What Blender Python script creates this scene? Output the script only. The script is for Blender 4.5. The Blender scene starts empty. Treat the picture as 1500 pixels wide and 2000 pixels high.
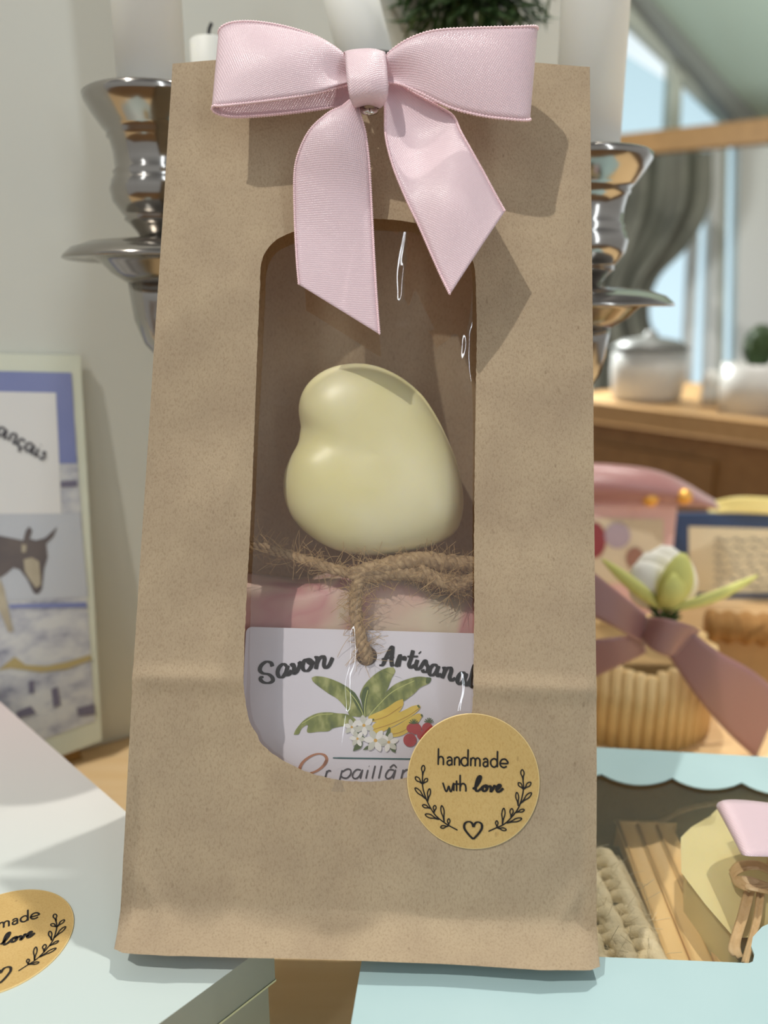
import bpy, math, random
import numpy as np
from mathutils import Vector, noise, geometry

random.seed(7)
S = bpy.context.scene
COL = S.collection

# ------------------------------------------------------------------ camera, world, lights, exposure
F = 1500.0                       # focal length in pixels of the 1500 x 2000 frame
PITCH = math.radians(15.0)
BAG_W = 0.11                     # the bag is 11 cm wide
UP = Vector((0, math.sin(PITCH), math.cos(PITCH)))
FWD = Vector((0, math.cos(PITCH), -math.sin(PITCH)))
RT = Vector((1, 0, 0))
BOX_Z = 0.050                    # height of the box tops above the table


def ray(x, y):
    return RT * ((x - 750) / F) + UP * ((1000 - y) / F) + FWD


def _pose():
    c = [ray(225, 1856), ray(1170, 1890), ray(1143, 130), ray(328, 124)]
    A = np.array([[-c[1][i], c[2][i], -c[3][i]] for i in range(3)])
    t = np.linalg.solve(A, -np.array(c[0]))
    q = [c[0], c[1] * t[0], c[2] * t[1], c[3] * t[2]]
    s = BAG_W / (q[1] - q[0]).length
    return [p * s for p in q]


_q = _pose()
CAM = Vector((0, 0, BOX_Z + 0.0035 - (_q[0].z + _q[1].z) / 2))
BL, BR, TR, TL = [CAM + p for p in _q]
PU = (BR - BL).normalized()
PN_ = PU.cross(TL - BL).normalized()
PV = PN_.cross(PU).normalized()
BAG_H = (TL - BL).dot(PV)


def P(x, y, d):
    return CAM + ray(x, y) * d


def PZ(x, y, z):
    r = ray(x, y)
    return CAM + r * ((z - CAM.z) / r.z)


def PY(x, y, Y):
    r = ray(x, y)
    return CAM + r * (Y / r.y)


def PP(x, y, n=0.0):
    """world point on the plane parallel to the bag front, n metres in front of it"""
    r = ray(x, y)
    return CAM + r * (((BL + PN_ * n) - CAM).dot(PN_) / r.dot(PN_))


def uv(x, y, n=0.0):
    p = PP(x, y, n) - BL
    return p.dot(PU), p.dot(PV)


def PW(u, v, n):
    return BL + PU * u + PV * v + PN_ * n


cd = bpy.data.cameras.new('camera')
cam = bpy.data.objects.new('camera', cd)
COL.objects.link(cam)
cam.location = CAM
cam.rotation_euler = (math.radians(90) - PITCH, 0, 0)
cd.sensor_fit = 'AUTO'
cd.sensor_width = 36.0
cd.lens = F / 2000 * 36.0
cd.clip_start = 0.01
cd.clip_end = 50
cd.dof.use_dof = True
cd.dof.focus_distance = 0.188
cd.dof.aperture_fstop = 9.0
S.camera = cam

S.view_settings.view_transform = 'Standard'
S.view_settings.look = 'None'
S.view_settings.gamma = 1.0
S.view_settings.exposure = 0.0
S.view_settings.use_curve_mapping = False

W = bpy.data.worlds.new('world')
S.world = W
W.use_nodes = True
nt = W.node_tree
bg = nt.nodes['Background']
tc = nt.nodes.new('ShaderNodeTexCoord')
sx = nt.nodes.new('ShaderNodeSeparateXYZ')
nt.links.new(tc.outputs['Generated'], sx.inputs[0])


def wramp(out, stops):
    r = nt.nodes.new('ShaderNodeValToRGB')
    e = r.color_ramp.elements
    while len(e) < len(stops):
        e.new(0.5)
    for k_, (p_, c_) in enumerate(stops):
        e[k_].position = p_
        e[k_].color = c_
    nt.links.new(out, r.inputs[0])
    return r.outputs[0]


room = wramp(sx.outputs['Z'], [(0.0, (0.42, 0.42, 0.415, 1)), (0.35, (0.48, 0.485, 0.485, 1)), (0.75, (0.20, 0.20, 0.20, 1))])
sky = wramp(sx.outputs['Z'], [(0.0, (1.15, 1.25, 1.3, 1)), (0.25, (0.90, 1.02, 1.06, 1)), (0.6, (0.22, 0.24, 0.26, 1))])
side = wramp(sx.outputs['Y'], [(0.35, (0, 0, 0, 1)), (0.70, (1, 1, 1, 1))])
wm = nt.nodes.new('ShaderNodeMixRGB')
nt.links.new(side, wm.inputs[0])
nt.links.new(room, wm.inputs[1])
nt.links.new(sky, wm.inputs[2])
nt.links.new(wm.outputs[0], bg.inputs[0])
bg.inputs[1].default_value = 1.0

BAGC = PW(BAG_W / 2, BAG_H * 0.5, 0)


def lamp(name, d, dist, power, radius, col=(1, 0.955, 0.885)):
    ld = bpy.data.lights.new(name, 'POINT')
    ld.energy = power
    ld.shadow_soft_size = radius
    ld.color = col
    o = bpy.data.objects.new(name, ld)
    COL.objects.link(o)
    o.location = BAGC + Vector(d).normalized() * dist
    return o


# recessed ceiling spots of the shop
lamp('ceiling_spot_key', (-0.43, -0.42, 1.0), 2.4, 124, 0.020)
lamp('ceiling_spot_back', (0.028, 0.405, 1.0), 2.2, 78, 0.020)
lamp('ceiling_spot_side', (0.198, 0.273, 1.0), 2.2, 105, 0.020)
o = lamp('added_room_fill', (1, 0, 0), 1, 20, 0.05, (0.95, 1.0, 0.97))  # added fill light that brightens the far room, not a ceiling spot
o.location = (0.18, 1.25, 0.36)
# tall strip light added out of view, right behind the camera, for film streaks
ld = bpy.data.lights.new('added_streak_strip', 'AREA')
ld.shape = 'RECTANGLE'
ld.size = 0.13
ld.size_y = 3.0
ld.energy = 12.5
ld.color = (0.84, 0.92, 1.0)
o = bpy.data.objects.new('added_streak_strip', ld)
COL.objects.link(o)
_d = Vector((math.sin(math.radians(30)), -math.cos(math.radians(30)), 0))
LAMPXY = BAGC + _d * 2.2
o.location = LAMPXY + Vector((0, 0, 1.30))
o.rotation_euler = _d.to_track_quat('Z', 'Y').to_euler()


ld = bpy.data.lights.new('added_streak_strip_left', 'AREA')  # second added strip, upper left, gives the top streak on the film
ld.shape = 'RECTANGLE'
ld.size = 0.12
ld.size_y = 0.9
ld.energy = 4.0
ld.color = (0.92, 0.96, 1.0)
o = bpy.data.objects.new('added_streak_strip_left', ld)
COL.objects.link(o)
_d = Vector((-math.sin(math.radians(30)), -math.cos(math.radians(30)), 0))
LAMPXY2 = BAGC + _d * 2.2
o.location = LAMPXY2 + Vector((0, 0, 2.05))
o.rotation_euler = (BAGC - o.location).to_track_quat('-Z', 'Y').to_euler()

# ------------------------------------------------------------------ materials
def lin(r, g, b):
    f = lambda c: (c / 255 / 12.92) if c / 255 <= 0.04045 else ((c / 255 + 0.055) / 1.055) ** 2.4
    return (f(r), f(g), f(b), 1)


def N(t, kind, **kw):
    n = t.nodes.new('ShaderNode' + kind)
    for k, v in kw.items():
        if k in n.inputs:
            n.inputs[k].default_value = v
        else:
            setattr(n, k, v)
    return n


def base(name, col, rough=0.6, metal=0.0, spec=0.5):
    m = bpy.data.materials.new(name)
    m.use_nodes = True
    t = m.node_tree
    b = t.nodes['Principled BSDF']
    b.inputs['Base Color'].default_value = col
    b.inputs['Roughness'].default_value = rough
    b.inputs['Metallic'].default_value = metal
    b.inputs['Specular IOR Level'].default_value = spec
    return m, t, b


def coords(t, scale=(1, 1, 1), rot=(0, 0, 0), which='Object'):
    c = N(t, 'TexCoord')
    mp = N(t, 'Mapping')
    mp.inputs['Scale'].default_value = scale
    mp.inputs['Rotation'].default_value = rot
    t.links.new(c.outputs[which], mp.inputs[0])
    return mp.outputs[0]


def ramp(t, fac, stops):
    r = N(t, 'ValToRGB')
    e = r.color_ramp.elements
    while len(e) < len(stops):
        e.new(0.5)
    for k, (p, c) in enumerate(stops):
        e[k].position = p
        e[k].color = c
    t.links.new(fac, r.inputs[0])
    return r.outputs[0]


def bump(t, b, h, strength, dist):
    n = N(t, 'Bump')
    n.inputs['Strength'].default_value = strength
    n.inputs['Distance'].default_value = dist
    t.links.new(h, n.inputs['Height'])
    t.links.new(n.outputs[0], b.inputs['Normal'])
    return n


def mottled(name, c1, c2, scale, rough=0.6, bscale=None, bstr=0.2, bdist=0.0005, detail=4.0, stretch=(1, 1, 1), metal=0, spec=0.5):
    m, t, b = base(name, c1, rough, metal, spec)
    co = coords(t, stretch)
    n = N(t, 'TexNoise', Scale=scale, Detail=detail)
    t.links.new(co, n.inputs['Vector'])
    t.links.new(ramp(t, n.outputs['Fac'], [(0.3, c1), (0.7, c2)]), b.inputs['Base Color'])
    if bscale:
        n2 = N(t, 'TexNoise', Scale=bscale, Detail=3.0)
        t.links.new(co, n2.inputs['Vector'])
        bump(t, b, n2.outputs['Fac'], bstr, bdist)
    return m


def m_kraft(name, ca, cb, cc, trans=0.0):
    m, t, b = base(name, ca, 0.85, 0, 0.15)
    co = coords(t)
    n1 = N(t, 'TexNoise', Scale=60.0, Detail=5.0, Roughness=0.6)
    n2 = N(t, 'TexNoise', Scale=2400.0, Detail=4.0, Roughness=0.7)
    t.links.new(co, n1.inputs['Vector'])
    t.links.new(coords(t, (1.0, 1.0, 0.45), (0, 0.5, 0)), n2.inputs['Vector'])
    c1 = ramp(t, n1.outputs['Fac'], [(0.30, ca), (0.70, cb)])
    c2 = ramp(t, n2.outputs['Fac'], [(0.30, cc), (0.52, (1, 1, 1, 1)), (0.75, (1, 1, 1, 1))])
    mx = N(t, 'MixRGB', blend_type='MULTIPLY')
    mx.inputs[0].default_value = 0.8
    t.links.new(c1, mx.inputs[1])
    t.links.new(c2, mx.inputs[2])
    # stray dark fibres
    v = N(t, 'TexVoronoi', Scale=190.0)
    v.feature = 'F1'
    t.links.new(coords(t, (1, 1, 0.4), (0.2, 0.7, 0)), v.inputs['Vector'])
    sp = ramp(t, v.outputs['Distance'], [(0.0, (0.25, 0.2, 0.16, 1)), (0.045, (0.3, 0.24, 0.2, 1)), (0.07, (1, 1, 1, 1))])
    mx2 = N(t, 'MixRGB', blend_type='MULTIPLY')
    mx2.inputs[0].default_value = 0.28
    t.links.new(mx.outputs[0], mx2.inputs[1])
    t.links.new(sp, mx2.inputs[2])
    t.links.new(mx2.outputs[0], b.inputs['Base Color'])
    bump(t, b, n2.outputs['Fac'], 0.6, 0.00025)
    if trans:
        tr = N(t, 'BsdfTranslucent')
        tr.inputs['Color'].default_value = lin(206, 146, 92)
        ms = N(t, 'MixShader')
        ms.inputs[0].default_value = trans
        t.links.new(b.outputs[0], ms.inputs[1])
        t.links.new(tr.outputs[0], ms.inputs[2])
        t.links.new(ms.outputs[0], t.nodes['Material Output'].inputs[0])
    return m


KRAFT = m_kraft('kraft_paper', lin(172, 154, 129), lin(187, 169, 141), (0.70, 0.66, 0.62, 1), 0.10)
BOXKRAFT = m_kraft('kraft_inside', lin(160, 132, 92), lin(174, 146, 104), (0.7, 0.66, 0.6, 1))
STICKER = m_kraft('sticker_paper', lin(194, 164, 106), lin(202, 172, 114), (0.84, 0.78, 0.68, 1))
STICKEDGE, _, _ = base('sticker_edge', lin(226, 200, 140), 0.6)
INK, _, _ = base('black_ink', lin(30, 27, 26), 0.55, 0, 0.3)
INKB, _, _ = base('tag_black_ink', lin(14, 12, 16), 0.5, 0, 0.3)
COPPER, _, _ = base('copper_ink', lin(190, 130, 95), 0.5)
TEAL, _, _ = base('teal_ink', lin(30, 90, 92), 0.5)
GREYINK, _, _ = base('grey_ink', lin(70, 66, 72), 0.5)


def m_satin(name, col, col2, scale):
    m, t, b = base(name, col, 0.32, 0, 0.8)
    b.inputs['Sheen Weight'].default_value = 0.35
    b.inputs['Sheen Roughness'].default_value = 0.4
    b.inputs['Anisotropic'].default_value = 0.5
    c = N(t, 'TexCoord')
    sp = N(t, 'SeparateXYZ')
    t.links.new(c.outputs['UV'], sp.inputs[0])
    mp = N(t, 'Mapping')
    mp.inputs['Rotation'].default_value = (0, 0, math.radians(58))
    t.links.new(c.outputs['UV'], mp.inputs[0])
    w = N(t, 'TexWave', Scale=scale)
    w.inputs['Distortion'].default_value = 0.3
    t.links.new(mp.outputs[0], w.inputs['Vector'])
    mp2 = N(t, 'Mapping')
    mp2.inputs['Rotation'].default_value = (0, 0, math.radians(-25))
    t.links.new(c.outputs['UV'], mp2.inputs[0])
    w2 = N(t, 'TexWave', Scale=scale * 0.8)
    t.links.new(mp2.outputs[0], w2.inputs['Vector'])
    mu = N(t, 'Math', operation='MULTIPLY')
    t.links.new(w.outputs['Fac'], mu.inputs[0])
    t.links.new(w2.outputs['Fac'], mu.inputs[1])
    bump(t, b, mu.outputs[0], 0.55, 0.00014)
    t.links.new(ramp(t, mu.outputs[0], [(0.1, col), (0.8, col2)]), b.inputs['Base Color'])
    tr = N(t, 'BsdfTranslucent')
    tr.inputs['Color'].default_value = lin(244, 196, 208)
    ms = N(t, 'MixShader')
    ms.inputs[0].default_value = 0.18
    t.links.new(b.outputs[0], ms.inputs[1])
    t.links.new(tr.outputs[0], ms.inputs[2])
    t.links.new(ms.outputs[0], t.nodes['Material Output'].inputs[0])
    return m


PINK = m_satin('pink_satin', lin(240, 214, 222), lin(247, 228, 234), 760)
PINKEDGE, _, _ = base('pink_selvedge', lin(246, 212, 218), 0.5)
DUSTY = m_satin('dusty_pink_satin', lin(158, 114, 110), lin(168, 124, 119), 300)


def m_film(name, rough, refl, tint, haze=0.0):
    m = bpy.data.materials.new(name)
    m.use_nodes = True
    t = m.node_tree
    t.nodes.remove(t.nodes['Principled BSDF'])
    tr = N(t, 'BsdfTransparent')
    tr.inputs[0].default_value = tint
    g = N(t, 'BsdfGlossy')
    g.inputs['Roughness'].default_value = rough
    lw = N(t, 'LayerWeight')
    lw.inputs['Blend'].default_value = 0.5
    pw = N(t, 'Math', operation='POWER')
    pw.inputs[1].default_value = 4.0
    t.links.new(lw.outputs['Facing'], pw.inputs[0])
    ma = N(t, 'Math', operation='MULTIPLY_ADD')
    ma.inputs[1].default_value = 0.7
    ma.inputs[2].default_value = refl
    t.links.new(pw.outputs[0], ma.inputs[0])
    ms = N(t, 'MixShader')
    t.links.new(ma.outputs[0], ms.inputs[0])
    hz = N(t, 'BsdfTranslucent')
    hz.inputs[0].default_value = (0.95, 0.90, 0.86, 1)
    mh = N(t, 'MixShader')
    mh.inputs[0].default_value = haze
    t.links.new(tr.outputs[0], mh.inputs[1])
    t.links.new(hz.outputs[0], mh.inputs[2])
    t.links.new(mh.outputs[0], ms.inputs[1])
    t.links.new(g.outputs[0], ms.inputs[2])
    t.links.new(ms.outputs[0], t.nodes['Material Output'].inputs[0])
    return m


FILM = m_film('clear_film', 0.035, 0.10, (0.945, 0.94, 0.93, 1), 0.035)
BOXFILM = m_film('box_film', 0.12, 0.05, (0.95, 0.93, 0.88, 1), 0.10)
GLASS = m_film('window_glass', 0.03, 0.05, (0.82, 0.90, 0.93, 1))

WAX = mottled('white_wax', lin(240, 241, 234), lin(244, 244, 238), 8, 0.5)
WAX.node_tree.nodes['Principled BSDF'].inputs['Subsurface Weight'].default_value = 0.2
WAX.node_tree.nodes['Principled BSDF'].inputs['Subsurface Radius'].default_value = (0.004, 0.004, 0.003)
PEWTER = mottled('pewter', lin(158, 153, 146), lin(178, 174, 168), 30, 0.16, metal=1.0)
WICK, _, _ = base('wick', lin(40, 40, 44), 0.9)
WALLM = mottled('grey_plaster', lin(217, 218, 208), lin(220, 221, 212), 6, 0.8)
WOOD = mottled('light_wood', lin(240, 204, 150), lin(246, 214, 166), 22, 0.45, stretch=(0.6, 8, 8))
DARKWOOD = mottled('brown_wood', lin(128, 92, 50), lin(142, 104, 60), 14, 0.5, stretch=(0.6, 6, 6))
MIDWOOD = mottled('oak_wood', lin(164, 128, 82), lin(174, 138, 92), 18, 0.5, stretch=(0.6, 6, 6))
BLOCKW = mottled('block_wood', lin(160, 120, 62), lin(172, 132, 74), 60, 0.5)
PINE = mottled('pine_slat', lin(248, 216, 160), lin(238, 202, 142), 30, 0.5, stretch=(1, 1, 1))


def m_heart():
    m, t, b = base('ivory_soap', lin(236, 229, 180), 0.36, 0, 0.5)
    co = coords(t, (1, 1, 1), (0, 0.5, 0))
    n = N(t, 'TexNoise', Scale=45.0, Detail=2.0)
    t.links.new(co, n.inputs['Vector'])
    t.links.new(ramp(t, n.outputs['Fac'], [(0.35, lin(234, 226, 170)), (0.65, lin(240, 234, 194))]), b.inputs['Base Color'])
    b.inputs['Subsurface Weight'].default_value = 0.35
    b.inputs['Subsurface Radius'].default_value = (0.004, 0.0035, 0.0015)
    b.inputs['Subsurface Scale'].default_value = 0.8
    return m


HEART = m_heart()


def m_marble():
    m, t, b = base('marbled_soap', lin(220, 170, 160), 0.45)
    co = coords(t, (1.0, 1, 0.8), (0, 0.45, 0))
    n = N(t, 'TexNoise', Scale=34.0, Detail=2.0, Distortion=1.6)
    t.links.new(co, n.inputs['Vector'])
    t.links.new(ramp(t, n.outputs['Fac'], [(0.36, lin(214, 198, 172)), (0.46, lin(212, 178, 162)), (0.56, lin(196, 138, 136)), (0.68, lin(206, 166, 154))]), b.inputs['Base Color'])
    b.inputs['Subsurface Weight'].default_value = 0.15
    b.inputs['Subsurface Radius'].default_value = (0.003, 0.0015, 0.001)
    return m


MARBLE = m_marble()
TAGM = mottled('white_card', lin(232, 228, 238), lin(236, 233, 242), 40, 0.5)
JUTE = mottled('jute', lin(198, 170, 130), lin(150, 122, 88), 700, 0.9, 1500, 0.5, 0.0004)
FIBRE, _, _ = base('jute_fibre', lin(206, 172, 122), 0.8)
BLUECARD = mottled('pale_blue_card', lin(170, 199, 202), lin(176, 204, 207), 30, 0.4)


def m_pastel():
    """pastel box print: pink towards the back, white, then pale mint towards the front"""
    m, t, b = base('pastel_card', lin(232, 226, 224), 0.4)
    c = N(t, 'TexCoord')
    s = N(t, 'SeparateXYZ')
    t.links.new(c.outputs['UV'], s.inputs[0])
    t.links.new(ramp(t, s.outputs['Y'], [(0.0, lin(190, 205, 203)), (0.40, lin(206, 206, 202)), (0.75, lin(222, 208, 205)), (1.0, lin(230, 203, 207))]), b.inputs['Base Color'])
    return m


PASTEL = m_pastel()
BOXSIDE = mottled('shaded_mint_side', lin(158, 164, 152), lin(162, 168, 158), 30, 0.45)  # mint side with its shade darkened into the colour
SEAM, _, _ = base('card_edge', lin(226, 230, 190), 0.6)
YSOAP = mottled('yellow_soap', lin(232, 223, 172), lin(224, 215, 162), 50, 0.35)
YSOAP.node_tree.nodes['Principled BSDF'].inputs['Subsurface Weight'].default_value = 0.4
YSOAP.node_tree.nodes['Principled BSDF'].inputs['Subsurface Radius'].default_value = (0.006, 0.005, 0.002)
RAFFIA = mottled('raffia', lin(218, 190, 148), lin(202, 172, 128), 90, 0.6, stretch=(6, 6, 1))
YARN = mottled('cream_yarn', lin(240, 228, 198), lin(228, 214, 180), 400, 0.9, 1600, 0.5, 0.0005)
METALW, _, _ = base('silver_wire', lin(215, 210, 200), 0.25, 1.0)
WHITE, _, _ = base('white_paint', lin(224, 226, 224), 0.5)
CERAMIC, _, _ = base('white_ceramic', lin(192, 191, 186), 0.3)
GREYLID, _, _ = base('grey_lid', lin(96, 96, 92), 0.4)
LEAFD = mottled('dark_leaf', lin(38, 62, 24), lin(62, 86, 40), 40, 0.6)
LEAFL = mottled('lime_leaf', lin(206, 206, 112), lin(222, 222, 140), 30, 0.6)
PETAL = mottled('white_petal', lin(240, 236, 222), lin(244, 240, 230), 30, 0.7)
GREYGREEN = mottled('grey_green_paint', lin(182, 188, 176), lin(186, 192, 180), 5, 0.7)
DGREY, _, _ = base('grey_beam_paint', lin(132, 136, 132), 0.7)
CEILM, _, _ = base('ceiling_paint', lin(186, 206, 192), 0.8)
CURTM = mottled('grey_curtain', lin(92, 92, 84), lin(106, 105, 94), 10, 0.9)


# ------------------------------------------------------------------ mesh helpers
class MB:
    def __init__(s):
        s.v, s.f, s.m, s.uv = [], [], [], {}

    def add(s, vs, fs, mi=0, uvs=None):
        o = len(s.v)
        s.v += [Vector(p) for p in vs]
        for f in fs:
            if uvs:
                s.uv[len(s.f)] = [uvs[i] for i in f]
            s.f.append([i + o for i in f])
            s.m.append(mi)

    def grid(s, rows, mi=0, uvs=None, closed=False):
        n = len(rows[0])
        vs = [p for r in rows for p in r]
        fs = []
        for i in range(len(rows) - 1):
            for j in range(n if closed else n - 1):
                k = (j + 1) % n
                fs.append((i * n + j, i * n + k, (i + 1) * n + k, (i + 1) * n + j))
        s.add(vs, fs, mi, [q for r in uvs for q in r] if uvs else None)

    def box(s, lo, hi, mi=0):
        x0, y0, z0 = lo
        x1, y1, z1 = hi
        vs = [(x0, y0, z0), (x1, y0, z0), (x1, y1, z0), (x0, y1, z0), (x0, y0, z1), (x1, y0, z1), (x1, y1, z1), (x0, y1, z1)]
        s.add(vs, [(0, 3, 2, 1), (4, 5, 6, 7), (0, 1, 5, 4), (1, 2, 6, 5), (2, 3, 7, 6), (3, 0, 4, 7)], mi)

    def prism(s, loop, off, mi=0):
        """loop of world points extruded by vector off"""
        n = len(loop)
        loop = [Vector(p) for p in loop]
        top = [p + Vector(off) for p in loop]
        tri = geometry.tessellate_polygon([loop])
        fs = [tuple(t) for t in tri] + [tuple(i + n for i in reversed(t)) for t in tri]
        fs += [(i, (i + 1) % n, n + (i + 1) % n, n + i) for i in range(n)]
        s.add(loop + top, fs, mi)

    def poly(s, loop, mi=0):
        loop = [Vector(p) for p in loop]
        s.add(loop, [tuple(t) for t in geometry.tessellate_polygon([loop])], mi)

    def tube(s, path, r, n=8, mi=0, cap=True):
        path = [Vector(p) for p in path]
        rows = []
        ref = None
        for i, p in enumerate(path):
            d = (path[min(i + 1, len(path) - 1)] - path[max(i - 1, 0)])
            d = d.normalized() if d.length > 1e-12 else Vector((0, 0, 1))
            if ref is None:
                ref = d.orthogonal()
            ref = (ref - d * ref.dot(d)).normalized()
            b = d.cross(ref)
            rr = r(i / (len(path) - 1)) if callable(r) else r
            rows.append([p + (ref * math.cos(2 * math.pi * k / n) + b * math.sin(2 * math.pi * k / n)) * rr for k in range(n)])
        s.grid(rows, mi, closed=True)
        if cap:
            o = len(s.v)
            s.f.append([o - len(path) * n + k for k in reversed(range(n))]); s.m.append(mi)
            s.f.append([o - n + k for k in range(n)]); s.m.append(mi)

    def lathe(s, prof, c, n=40, mi=0, axis=None):
        """prof: (radius, z) pairs, about the vertical through c"""
        ax = Vector(axis).normalized() if axis else Vector((0, 0, 1))
        e1 = ax.orthogonal().normalized()
        e2 = ax.cross(e1)
        rows = [[Vector(c) + ax * z + (e1 * math.cos(2 * math.pi * k / n) + e2 * math.sin(2 * math.pi * k / n)) * max(r, 1e-5) for k in range(n)] for r, z in prof]
        s.grid(rows, mi, closed=True)

    def ball(s, c, r, n=16, mi=0, sc=(1, 1, 1)):
        rows = []
        for i in range(n + 1):
            a = math.pi * i / n
            rows.append([Vector(c) + Vector((sc[0] * r * math.sin(a) * math.cos(b), sc[1] * r * math.sin(a) * math.sin(b), sc[2] * r * math.cos(a))) for b in [2 * math.pi * k / (2 * n) for k in range(2 * n)]])
        s.grid(rows, mi, closed=True)


def new(name, mb, mats, parent=None, smooth=True, solid=0, bevel=0, sub=0, offset=0):
    me = bpy.data.meshes.new(name)
    org = Vector(parent['_o']) if parent is not None else (sum(mb.v, Vector()) / len(mb.v))
    if parent is None:
        org.z = min(v.z for v in mb.v)
    me.from_pydata([v - org for v in mb.v], [], mb.f)
    mats = mats if isinstance(mats, (list, tuple)) else [mats]
    for m in mats:
        me.materials.append(m)
    me.polygons.foreach_set('material_index', mb.m)
    me.polygons.foreach_set('use_smooth', [smooth] * len(mb.f))
    if mb.uv:
        ul = me.uv_layers.new(name='UVMap')
        for fi, uvs in mb.uv.items():
            for k, li in enumerate(me.polygons[fi].loop_indices):
                ul.data[li].uv = uvs[k]
    me.validate()
    o = bpy.data.objects.new(name, me)
    COL.objects.link(o)
    o['_o'] = tuple(org)
    if parent is not None:
        o.parent = parent
    else:
        o.location = org
    if bevel:
        md = o.modifiers.new('bevel', 'BEVEL')
        md.width = bevel
        md.segments = 3
        md.limit_method = 'ANGLE'
    if solid:
        md = o.modifiers.new('solid', 'SOLIDIFY')
        md.thickness = solid
        md.offset = offset
    if sub:
        md = o.modifiers.new('sub', 'SUBSURF')
        md.levels = md.render_levels = sub
    return o


def tag(o, label, cat, group=None):
    o['label'] = label
    o['category'] = cat
    if group:
        o['group'] = group
    return o


def thing(name, loc, label, cat, group=None):
    o = bpy.data.objects.new(name, None)
    o.empty_display_size = 0.01
    COL.objects.link(o)
    o.location = loc
    o['_o'] = tuple(loc)
    return tag(o, label, cat, group)


def struct(o):
    o['kind'] = 'structure'
    return o


def spline(pts, n):
    """Catmull-Rom through the points, n samples evenly spread over the segments by length"""
    pts = [Vector(p) for p in pts]
    if len(pts) == 2:
        return [pts[0].lerp(pts[1], i / (n - 1)) for i in range(n)]
    dense = []
    q = [2 * pts[0] - pts[1]] + pts + [2 * pts[-1] - pts[-2]]
    for i in range(1, len(q) - 2):
        for k in range(16):
            t = k / 16
            a, b, c, d = q[i - 1], q[i], q[i + 1], q[i + 2]
            dense.append(0.5 * (2 * b + (c - a) * t + (2 * a - 5 * b + 4 * c - d) * t * t + (3 * b - a - 3 * c + d) * t ** 3))
    dense.append(pts[-1])
    L = [0.0]
    for a, b in zip(dense, dense[1:]):
        L.append(L[-1] + (b - a).length)
    out, j = [], 0
    for i in range(n):
        s = L[-1] * i / (n - 1)
        while j < len(L) - 2 and L[j + 1] < s:
            j += 1
        w = (s - L[j]) / max(L[j + 1] - L[j], 1e-12)
        out.append(dense[j].lerp(dense[j + 1], min(max(w, 0), 1)))
    return out


def strokes(mb, lines, width, to, off=0.0, mi=0, nib=0.0, samples=None, closed=()):
    """pen strokes: polylines in pixel coordinates drawn as thin strips; to(x, y, off) maps to the surface"""
    for k, ln in enumerate(lines):
        pts = spline([(x, y, 0) for x, y in ln], samples or max(6, 7 * len(ln)))
        L, R = [], []
        for i, p in enumerate(pts):
            d = pts[min(i + 1, len(pts) - 1)] - pts[max(i - 1, 0)]
            d = d.normalized() if d.length > 1e-9 else Vector((1, 0, 0))
            nrm = Vector((-d.y, d.x, 0))
            w = width * (1 + nib * (abs(d.y) - 0.5))
            if i in (0, len(pts) - 1):
                w *= 0.7
            L.append(to(*(p + nrm * w / 2).xy, off + k * 2e-6))
            R.append(to(*(p - nrm * w / 2).xy, off + k * 2e-6))
        mb.grid([L, R], mi)


# ================================================================== ROOM
FLOOR_Z = -0.75
mb = MB(); mb.box((-2.5, -2.5, FLOOR_Z - 0.05), (3.5, 3.6, FLOOR_Z))
struct(new('floor', mb, DARKWOOD, smooth=False))

# grey partition behind the display, receding to the right
WD = Vector((math.cos(math.radians(30)), math.sin(math.radians(30)), 0))
WN = Vector((-WD.y, WD.x, 0))
W0 = PZ(155, 1467, 0); W0.z = 0
wl, wr = W0 - WD * 0.70, W0 + WD * 0.305
mb = MB()
mb.prism([Vector((p.x, p.y, 0.0004)) for p in (wl, wr, wr + WN * 0.03, wl + WN * 0.03)], (0, 0, 1.3))
struct(new('wall_back', mb, WALLM, smooth=False))

# table
tp = MB(); tp.box((-0.80, 0.03, -0.03), (0.62, 0.62, 0.0))
table = thing('display_table', (0.1, 0.25, FLOOR_Z), 'light wooden table under the boxes and the kraft bag', 'table')
new('tabletop', tp, WOOD, table, smooth=False, bevel=0.002)
for lx, ly in ((-0.76, 0.06), (0.58, 0.06), (0.58, 0.58), (-0.76, 0.58)):
    mb = MB(); mb.box((lx - 0.02, ly - 0.02, FLOOR_Z), (lx + 0.02, ly + 0.02, -0.03))
    new('leg', mb, WOOD, table, smooth=False)

# far end of the room: sloping ceiling, beam, window wall
YW = 2.3


def slab(name, polys, mats, dy=0.05, Y=YW):
    mb = MB()
    for p in polys:
        mb.prism([PY(x, y, Y) for x, y in p], (0, dy, 0))
    return struct(new(name, mb, mats, smooth=False))


ce = MB()
c0, c1 = PY(1020, -250, YW), PY(1620, 415, YW)
dz = Vector((0.05, 0, 0.05))
ce.add([c0, c1, c1 + Vector((0, -1.3, 0.0)), c0 + Vector((0, -1.3, 0)), c0 + dz, c1 + dz, c1 + dz + Vector((0, -1.3, 0)), c0 + dz + Vector((0, -1.3, 0))],
       [(0, 1, 2, 3), (4, 7, 6, 5), (0, 4, 5, 1), (1, 5, 6, 2), (2, 6, 7, 3), (3, 7, 4, 0)])
struct(new('ceiling', ce, CEILM, smooth=False))
slab('trim_beam', [[(1215, -40), (1262, -40), (1482, 205), (1482, 260), (1440, 235)]], DGREY, 0.05, YW - 0.06)
slab('wall_right', [[(1196, -60), (1230, -60), (1480, 240), (1480, 275), (1425, 275), (1418, 232), (1334, 150), (1312, 118), (1235, 45), (1205, 40)],
                    [(1312, 110), (1334, 140), (1328, 275), (1304, 275)],
                    [(1185, -60), (1206, -60), (1206, 275), (1185, 275)],
                    [(1404, 268), (1422, 268), (1412, 800), (1392, 800)]], GREYGREEN)
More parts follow.
